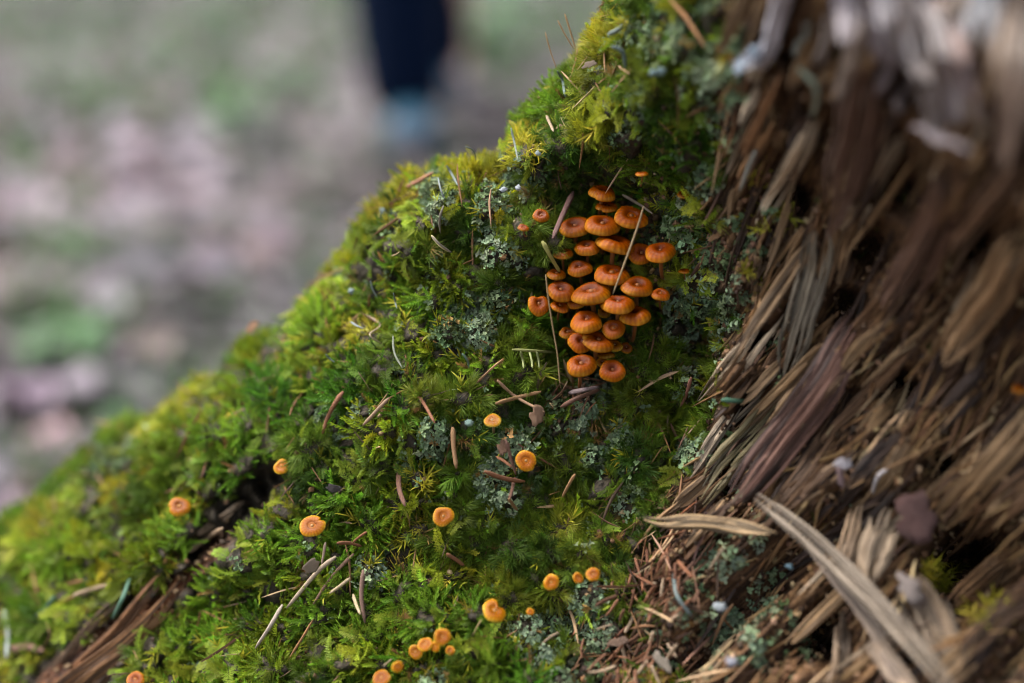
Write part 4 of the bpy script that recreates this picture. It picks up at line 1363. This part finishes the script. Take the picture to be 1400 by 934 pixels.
CL = [(421, 124, 105, 66, 0, 'topmost mushroom of the large orange cluster'), (438, 180, 78, 48, 2.5, 'small mushroom tucked directly under the topmost one of the cluster'),
      (310, 258, 115, 84, 1, 'upper left mushroom of the cluster, next to the dark leaning twig'), (420, 250, 125, 88, -2, 'plump mushroom in the second tier of the cluster, middle of three'),
      (535, 220, 118, 92, -3, 'upper right mushroom of the cluster behind the beige stalk'), (357, 342, 90, 66, 0, 'smaller mushroom left of the wide one in the third tier of the cluster'),
      (472, 326, 138, 78, -2, 'wide mushroom in the third tier of the cluster'), (262, 366, 75, 46, 2, 'small flat mushroom at the left rim of the cluster below the dark twig'),
      (575, 368, 90, 84, 1, 'mushroom half hidden behind the rightmost large cap of the cluster'), (650, 358, 115, 80, -5, 'rightmost large mushroom of the cluster'),
      (328, 425, 90, 66, 0, 'round mushroom in the fourth tier of the cluster, left of the stalk'), (457, 447, 130, 84, -2, 'broad mushroom of the cluster with the beige stalk ending across it'),
      (236, 450, 72, 44, 1, 'small flat mushroom of the cluster touched by the yellow green straw'), (254, 515, 102, 82, -1, 'striped mushroom at the left of the cluster above a small cap'),
      (375, 522, 140, 90, -4, 'largest mushroom, in the centre of the cluster'), (560, 496, 116, 82, -4, 'mushroom right of the beige stalk end in the cluster'),
      (652, 530, 68, 50, -3, 'small yellowish mushroom standing apart at the right of the cluster'), (166, 570, 85, 88, 0, 'folded mushroom at the far left of the cluster'),
      (250, 578, 68, 48, 0, 'small mushroom just below the striped one at the left of the cluster'), (315, 558, 72, 58, 0, 'small mushroom pressed under the left rim of the largest one'),
      (480, 566, 124, 76, -6, 'mushroom overlapping the right rim of the largest one in the cluster'), (548, 610, 114, 80, -3, 'mushroom low at the right of the cluster above the dark moss'),
      (355, 637, 120, 84, -5, 'dark centred striped mushroom below the largest one'), (464, 668, 86, 72, -5, 'mushroom with pale rim right of the dark centred striped one'),
      (280, 684, 60, 46, 1, 'small brownish mushroom half hidden low on the left of the cluster'), (330, 722, 85, 92, -1, 'tilted mushroom behind the lower wide striped one'),
      (403, 715, 118, 80, -5, 'wide striped mushroom in the lowest full tier of the cluster'), (468, 735, 56, 46, 1, 'pale mushroom rim showing behind the lower wide striped one'),
      (335, 810, 110, 84, -4, 'lower left of the two mushrooms at the foot of the cluster'), (428, 768, 75, 34, 3, 'shadowed mushroom between the lower wide striped one and the foot of the cluster'),
      (418, 803, 40, 36, 1, 'tiny pale mushroom between the two at the foot of the cluster'), (460, 834, 92, 84, -5, 'lower right of the two mushrooms at the foot of the cluster'),
      (428, 600, 50, 56, 2, 'brownish pale mushroom in the gap right of the largest one'), (515, 745, 45, 45, 3, 'dull brown mushroom in shadow right of the lowest full tier'),
      (745, 438, 40, 22, -2, 'tiny flat mushroom at the right edge of the cluster near the lichen'), (742, 132, 42, 34, 0, 'small dull brown mushroom right above the cluster in the wood litter'),
      (577, 50, 50, 22, -2, 'flat orange mushroom peeping from under moss above the cluster'), (175, 216, 60, 52, -2, 'orange mushroom under yellow moss, left above the cluster'),
      (105, 265, 40, 28, -2, 'tiny mushroom left above the cluster beside the moss-covered one')]
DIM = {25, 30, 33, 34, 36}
for k, (x, y, w, h, off, lab) in enumerate(CL):
    X_, Y_ = z1(x, y)
    D0 = 401 - (Y_ - 380) * .02 + off * 1.0 - max(0, X_ - 860) * .05
    if k >= 34: D0 = 1000 * depth_at(X_, Y_) - (15 if k in (37, 38) else 9)
    kid = .35 if k == 17 else 0
    t = (.96, .84, .8)
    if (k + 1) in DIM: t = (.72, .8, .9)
    if k in (27, 30, 32): t = (.95, 1.35, 2.2)
    mushroom(X_, Y_, w / 2.92 * 1.13, h / 2.92 * 1.20, lab, dd=D0, flat=.47, tint=t, roll=rr.uniform(-9, 9), kidney=kid, seed=k, group='mushrooms of the large cluster' if k < 34 else 'small mushrooms round the cluster')
LM = [(78, 266, 50, 46, 'small orange mushroom at the upper end of the dark crack'), (173, 448, 78, 68, 'round yellow orange mushroom, largest of those left on the slope'),
      (578, 419, 66, 60, 'tilted striped mushroom in the middle of the slope below the lichen patch'), (833, 248, 66, 64, 'lone orange mushroom beside crossed brown needles'),
      (729, 122, 56, 42, 'beige brown mushroom seen from its gills under the twigs'), (911, 623, 50, 50, 'left one of three small mushrooms under the dark cushion moss'),
      (1040, 598, 46, 40, 'right one of three small mushrooms under the dark cushion moss'), (994, 610, 34, 38, 'middle, smallest of three mushrooms under the dark cushion moss'),
      (737, 709, 80, 64, 'kidney shaped mushroom low on the slope'), (846, 714, 24, 24, 'tiny orange button right of the kidney shaped mushroom'),
      (575, 791, 54, 50, 'topmost cap in the little tuft at the bottom'), (522, 814, 48, 40, 'yellowish cap left in the little tuft at the bottom'),
      (553, 822, 32, 32, 'small cap in the middle of the little tuft at the bottom'), (492, 838, 46, 44, 'leftmost cap of the little tuft at the bottom'),
      (599, 833, 30, 28, 'tiny cap on the right of the little tuft at the bottom'), (437, 884, 36, 36, 'small mushroom between the little tuft and the bottom edge'),
      (387, 917, 56, 46, 'orange mushroom cut by the bottom edge')]
for k, (x, y, w, h, lab) in enumerate(LM):
    X_, Y_ = z2(x, y)
    mushroom(X_, Y_, w / 2.2566, h / 2.2566, lab, lift=16, flat=.23, tint=(1.25, 1.65, 2.2) if k != 4 else (.9, 1.5, 3.0), roll=rr.uniform(-12, 12), kidney=.5 if k == 8 else 0, seed=60 + k, rmin=.12, group='single mushrooms on the slope')
mushroom(245, 692, 31, 26, 'blurred orange mushroom under the far left bank of moss', lift=16, flat=.32, tint=(1.4, 1.7, 1.7), seed=91, group='single mushrooms on the slope')
mushroom(185, 929, 26, 22, 'blurred orange mushroom on the brown root at the bottom edge', lift=9, flat=.32, tint=(1.1, 1.2, 1.2), seed=92, group='single mushrooms on the slope')
mushroom(1395, 531, 22, 14, 'blurred orange mushroom on the bare wood at the right edge', lift=10, flat=.4, tint=(.9, .9, .9), seed=93, group='single mushrooms on the slope')

# ------------------------------------------------------------------ forest floor beyond
def ground_material():
    m, nt, N, L, b = new_mat('forest_floor')
    n1, n2 = noise(N, L, 2.2, 5), noise(N, L, 24, 5)
    r = ramp(N, [(.3, (.022, .018, .016)), (.5, (.06, .046, .044)), (.7, (.10, .08, .08))])
    L.new(n2.outputs[0], r.inputs[0])
    r2 = ramp(N, [(.42, (1, 1, 1)), (.62, (.55, .8, .4))])
    L.new(n1.outputs[0], r2.inputs[0])
    L.new(mix(N, L, r.outputs[0], r2.outputs[0], 1.0, 'MULTIPLY'), b.inputs['Base Color'])
    b.inputs['Roughness'].default_value = .9
    bu = N.new('ShaderNodeBump')
    bu.inputs['Distance'].default_value = .02
    L.new(n2.outputs[0], bu.inputs['Height'])
    L.new(bu.outputs[0], b.inputs['Normal'])
    return m


gx = np.r_[-150, -40, np.linspace(-8, 8, 81), 40, 150]
gy = np.r_[-60, -10, np.linspace(-1, 12, 66), 40, 250]
GXm, GYm = np.meshgrid(gx, gy)
inn = (np.abs(GXm) < 8.1) & (GYm > -1.1) & (GYm < 12.1)
GZ = np.where(inn, (fbm(GXm * 1.3 + 9, GYm * 1.3 + 4, 3) - .55) * .07, -.01)
g = mesh_obj('ground', np.stack([GXm, GYm, GZ], -1).reshape(-1, 3), grid_faces(len(gy), len(gx)), ground_material())
g['kind'] = 'structure'

PALEB = [(200, 215, 120, 1), (90, 610, 110, 1), (470, 150, 70, .8), (40, 270, 90, .9), (330, 300, 80, .6), (430, 300, 70, .8), (120, 410, 80, .7), (20, 380, 50, .7), (330, 570, 70, .7), (200, 480, 50, .8), (40, 690, 80, 1), (650, 110, 40, .5), (60, 150, 70, .5), (400, 60, 90, .5), (270, 380, 60, .5)]
DARKB = [(210, 360, 60, 1), (460, 250, 60, .8), (170, 540, 60, 1), (420, 420, 60, .6), (280, 440, 60, .6), (390, 180, 50, .6), (640, 170, 50, .6), (520, 230, 60, .7)]
GREENB = [(315, 140, 50), (95, 320, 50), (80, 465, 80), (200, 480, 40, .6), (330, 80, 120, .6), (660, 60, 80, .9), (130, 130, 110, .6), (250, 30, 120, .6), (20, 200, 80, .5), (720, 20, 60, .8), (560, 20, 120, .5), (430, 350, 40, .5), (150, 560, 60, .8), (390, 110, 40, .7)]
n = 7500
yy = .75 + 7.5 * RNG.random(n) ** 1.7
xx = (-.72 * yy - .5) + RNG.random(n) * (.72 * yy + .5 + .35 * yy + .4)
PP = np.stack([xx, yy, (fbm(xx * 1.3 + 9, yy * 1.3 + 4, 3) - .55) * .07 + .006 + .02 * RNG.random(n)], 1)
lx, ly, ld = proj(PP)
pb, db = blobs(lx, ly, PALEB), blobs(lx, ly, DARKB)
val = np.clip(.16 + .84 * pb - .6 * db + .3 * (RNG.random(n) - .5), 0, 1)[:, None]
lc = np.array((.018, .014, .015)) * (1 - val) + np.array((.28, .225, .275)) * val
lc = np.where((RNG.random(n) < .18)[:, None], lc * np.array((.92, .74, .62)), lc) * jitter((1, 1, 1), n, .25, .08)
keep = RNG.random(n) > .65 * blobs(lx, ly, GREENB)
Zn = unit(np.array([0, 0, 1.]) + .9 * (RNG.random((n, 3)) - .5))
instances('leaf_litter', 'pale brown and greyish dead leaves covering the forest floor', 'dead leaves', PP[keep], eulers(Zn, RNG.random((n, 3)) - .5)[keep], (.04 + .05 * RNG.random(n))[keep], lc[keep], [dead_leaf(400 + k) for k in range(6)])
n = 5200
yy = 1.0 + 8 * RNG.random(n) ** 1.3
xx = (-.72 * yy - .5) + RNG.random(n) * (1.1 * yy + .9)
PP = np.stack([xx, yy, (fbm(xx * 1.3 + 9, yy * 1.3 + 4, 3) - .55) * .07], 1)
lx, ly, ld = proj(PP)
keep = RNG.random(n) < .16 + .9 * blobs(lx, ly, GREENB) + .6 * sstep(2.6, 5.5, yy)
instances('grass', 'blurred thin green grass among the dead leaves', 'grass', PP[keep], eulers(np.tile((0, 0, 1.), (n, 1)) + .2 * (RNG.random((n, 3)) - .5), RNG.random((n, 3)) - .5)[keep], (.5 + .7 * RNG.random(n))[keep],
          (np.array((.048, .11, .026)) * jitter((1, 1, 1), n, .3, .15))[keep], [grass_tuft_shape(420 + k) for k in range(5)])


def seedling(px, py, hpx, label, seed, col=(.075, .16, .045)):
    """leafy woodland plant: stem and leaves"""
    r = random.Random(seed)
    p = on_ground(px, py)
    p[2] = (float(fbm(np.array([p[0] * 1.3 + 9]), np.array([p[1] * 1.3 + 4]), 3)[0]) - .55) * .07
    d = float((p - CP) @ CF)
    H = hpx * K * d
    root = empty('woodland_plant', tuple(p))
    tag(root, label, 'plant', 'green plants on the forest floor')
    m, nt, N, L, b = new_mat('plant_leaf')
    b.inputs['Base Color'].default_value = (*[c * r.uniform(.85, 1.15) for c in col], 1)
    b.inputs['Roughness'].default_value = .5
    SV, SF = [], []
    leaves = []
    for s in range(5):
        az = r.uniform(0, 6.28)
        top_ = p + np.array([math.cos(az) * H * r.uniform(.1, .4), math.sin(az) * H * r.uniform(.1, .4), H * r.uniform(.6, 1)])
        P_, _ = resample(np.array([p, .5 * (p + top_) + np.array([0, 0, H * .1]), top_]), 7)
        V, F = tube(P_, np.linspace(.02, .008, 7) * H, 6)
        SF += [[q + len(SV) for q in f] for f in F]
        SV += list(V)
        for k in range(2, 7):
            for sgn in (0, 1):
                sh = Shape()
                a = az + k * 1.4 + sgn * 3.1 + r.uniform(-.4, .4)
                sh.blade(P_[k], (math.cos(a), math.sin(a), .35), (0, 0, -.7), H * r.uniform(.3, .5), H * .2, 5, side=(-math.sin(a), math.cos(a), .1), peak=.35)
                leaves.append(sh)
    mesh_obj('stem', SV, SF, m, root)
    for sh in leaves:
        mesh_obj('leaf', sh.V, sh.F, m, root)


for k, (x, y, h, lab) in enumerate([(316, 205, 95, 'upright green plant in the middle of the leafy ground'), (100, 350, 60, 'low green plant at the left above the dark lump'), (60, 520, 90, 'bright low plant at the left edge'),
                                    (120, 510, 80, 'bright low plant beside the one at the left edge'), (160, 590, 50, 'dark green plant just above the mossy bank'), (392, 130, 50, 'small green plant between the upright one and the trousers'),
                                    (660, 100, 90, 'green plant right of the dark trousers'), (700, 60, 80, 'farther green plant right of the dark trousers'), (200, 110, 50, 'far green plant at the upper left'), (40, 130, 45, 'far green plant at the left edge'), (300, 60, 45, 'farthest green plant near the top')]):
    seedling(x, y, h, lab, 500 + k, (.10, .20, .07) if k in (2, 3, 6, 7) else (.07, .15, .045))


def ground_chunk(px, py, wpx, hpx, color, label, name, cat, seed):
    p = on_ground(px, py)
    d = float((p - CP) @ CF)
    w, h = wpx * K * d * .5, hpx * K * d * .5
    V = []
    nr_, ns = 12, 18
    for j in range(nr_):
        ph = math.pi * (j + .3) / (nr_ - .4)
        for i in range(ns):
            th = i / ns * 2 * math.pi
            r = .7 + .6 * float(fbm(np.array([2.2 * math.cos(th) * math.sin(ph) + seed * 3.]), np.array([2.2 * math.cos(ph) + 1.7 * math.sin(th) + seed]), 3)[0])
            V.append(p + r * np.array([w * math.cos(th) * math.sin(ph), w * .7 * math.sin(th) * math.sin(ph), h * math.cos(ph) + h * .5]))
    F = grid_faces(nr_, ns, True).tolist() + [list(range(ns))[::-1], [(nr_ - 1) * ns + k for k in range(ns)]]
    o = mesh_obj(name, V, F, M_STALK, None, True)
    o.color = (*color, 1)
    tag(o, label, cat)


ground_chunk(215, 385, 110, 46, (.085, .075, .085), 'dark lump of rotten wood among pale leaves on the ground', 'wood_lump', 'wood', 1)
ground_chunk(430, 265, 90, 30, (.09, .075, .07), 'low dark lump on the ground left of the shoe', 'wood_lump', 'wood', 2)
ground_chunk(400, 440, 120, 34, (.10, .085, .09), 'dark flat lump on the ground behind the moss ridge', 'wood_lump', 'wood', 3)
ground_chunk(205, 545, 90, 26, (.05, .055, .045), 'dark mossy lump just behind the bank', 'wood_lump', 'wood', 4)

# ------------------------------------------------------------------ the walker behind the ridge
def skin_mesh(name, pts, edges, rad, mat, parent, sub=2):
    me = bpy.data.meshes.new(name)
    off = np.array(parent.location)
    me.from_pydata([tuple(np.array(p) - off) for p in pts], edges, [])
    o = bpy.data.objects.new(name, me)
    COL.objects.link(o)
    o.parent = parent
    sk = o.modifiers.new('skin', 'SKIN')
    for k, r in enumerate(rad):
        v = me.skin_vertices[0].data[k]
        v.radius = (r, r) if not isinstance(r, tuple) else r
    me.skin_vertices[0].data[0].use_root = True
    sk.use_smooth_shade = True
    s = o.modifiers.new('subdivision', 'SUBSURF')
    s.levels = s.render_levels = sub
    me.materials.append(mat)
    return o


fp = on_ground(566, 206)
x0, y0 = float(fp[0]), float(fp[1])
person = empty('person', (x0, y0, 0))
tag(person, 'person in dark navy trousers and blue shoes walking beyond the mossy ridge', 'person')
A = (x0 + .0, y0 + .02)            # near foot
Bf = (x0 + .06, y0 + .62)          # far foot, hidden behind the near leg
hip = (x0 - .02, y0 + .30, .92)
J = [hip, (hip[0], hip[1], 1.12), (hip[0], hip[1], 1.38), (hip[0], hip[1], 1.50), (hip[0], hip[1] - .01, 1.60), (hip[0], hip[1] - .01, 1.72),
     (x0 - .10, y0 + .26, .86), (x0 - .045, y0 + .08, .48), (A[0], A[1] + .03, .09), (A[0], A[1] - .09, .05),
     (x0 + .07, y0 + .34, .86), (x0 + .05, y0 + .42, .48), (Bf[0], Bf[1] + .03, .09), (Bf[0], Bf[1] - .09, .05),
     (x0 - .2, hip[1], 1.40), (x0 - .25, hip[1] + .05, 1.14), (x0 - .24, hip[1] - .1, .92), (x0 - .24, hip[1] - .13, .84),
     (x0 + .16, hip[1], 1.40), (x0 + .22, hip[1] - .05, 1.14), (x0 + .21, hip[1] + .0, .92), (x0 + .21, hip[1] + .02, .84)]
ED = [(0, 1), (1, 2), (2, 3), (3, 4), (4, 5), (0, 6), (6, 7), (7, 8), (8, 9), (0, 10), (10, 11), (11, 12), (12, 13), (2, 14), (14, 15), (15, 16), (16, 17), (2, 18), (18, 19), (19, 20), (20, 21)]
skin_mesh('body', J, ED, [.12, .11, .13, .05, .085, .08,   .075, .05, .03, .018, .075, .05, .03, .018, .05, .04, .028, .03, .05, .04, .028, .03], M_SKIN, person)
TP = [(hip[0], hip[1], .98), (x0 - .06, y0 + .26, .84), (x0 - .075, y0 + .17, .62), (x0 - .04, y0 + .07, .42), (A[0] - .026, A[1] + .03, .26), (A[0] - .012, A[1] + .02, .045),
      (x0 + .05, y0 + .34, .84), (x0 + .03, y0 + .38, .62), (x0 + .015, y0 + .46, .42), (x0 + .01, y0 + .55, .26), (x0 + .025, y0 + .62, .07), (hip[0], hip[1], 1.08)]
skin_mesh('trousers', TP, [(0, 1), (1, 2), (2, 3), (3, 4), (4, 5), (0, 6), (6, 7), (7, 8), (8, 9), (9, 10), (0, 11)],
          [.15, .105, .098, .096, .090, .072, .105, .09, .08, .07, .062, .15], M_CLOTH, person)
JP = [(hip[0], hip[1], 1.02), (hip[0], hip[1], 1.2), (hip[0], hip[1], 1.40), (hip[0], hip[1], 1.5), (x0 - .2, hip[1], 1.41), (x0 - .255, hip[1] + .05, 1.14), (x0 - .245, hip[1] - .09, .95),
      (x0 + .16, hip[1], 1.41), (x0 + .225, hip[1] - .05, 1.14), (x0 + .215, hip[1], .95)]
skin_mesh('jacket', JP, [(0, 1), (1, 2), (2, 3), (2, 4), (4, 5), (5, 6), (2, 7), (7, 8), (8, 9)], [.16, .15, .16, .07, .075, .06, .048, .075, .06, .048], M_CLOTH, person)
skin_mesh('hair', [(hip[0], hip[1] + .02, 1.66), (hip[0], hip[1] + .01, 1.74)], [(0, 1)], [.095, .085], M_HAIR, person)


def shoe(fx, fy, parent):
    """upper with a heel and a toe, a sole below it; the toe points to the viewer"""
    prof = [(.11, .028, .06), (.09, .036, .072), (.05, .040, .075), (.0, .040, .075), (-.05, .043, .07), (-.10, .047, .055), (-.14, .043, .045), (-.165, .028, .035)]
    V = []
    ns = 14
    for (dy, hw, hh) in prof:
        for k in range(ns):
            t = k / ns * 2 * math.pi
            V.append((fx + hw * math.cos(t), fy + dy, .02 + hh * .5 + hh * .5 * math.sin(t)))
    F = grid_faces(len(prof), ns, True).tolist() + [list(range(ns))[::-1], [(len(prof) - 1) * ns + k for k in range(ns)]]
    o = mesh_obj('shoe', V, F, M_SHOE, parent, True)
    SV = []
    ol = [(dy, hw * 1.08) for dy, hw, _ in prof]
    for z in (0.0, .03):
        for dy, hw in ol: SV.append((fx - hw, fy + dy * 1.03, z))
        for dy, hw in ol[::-1]: SV.append((fx + hw, fy + dy * 1.03, z))
    m = len(ol) * 2
    SF = [[i, (i + 1) % m, m + (i + 1) % m, m + i] for i in range(m)] + [list(range(m))[::-1], list(range(m, 2 * m))]
    so = mesh_obj('sole', np.array(SV) - np.array(parent.location), SF, M_SOLE, None, False)
    so.parent = o
    # toe cap
    TV = []
    for (dy, hw, hh) in prof[6:]:
        for k in range(ns):
            t = k / ns * 2 * math.pi
            TV.append((fx + hw * 1.05 * math.cos(t), fy + dy * 1.02, .021 + hh * .53 + hh * .53 * math.sin(t)))
    TF = grid_faces(2, ns, True).tolist() + [[ns + k for k in range(ns)]]
    tc = mesh_obj('toe_cap', np.array(TV) - np.array(parent.location), TF, M_SOLE, None, True)
    tc.parent = o


shoe(A[0], A[1], person)
shoe(Bf[0] - .03, Bf[1], person)
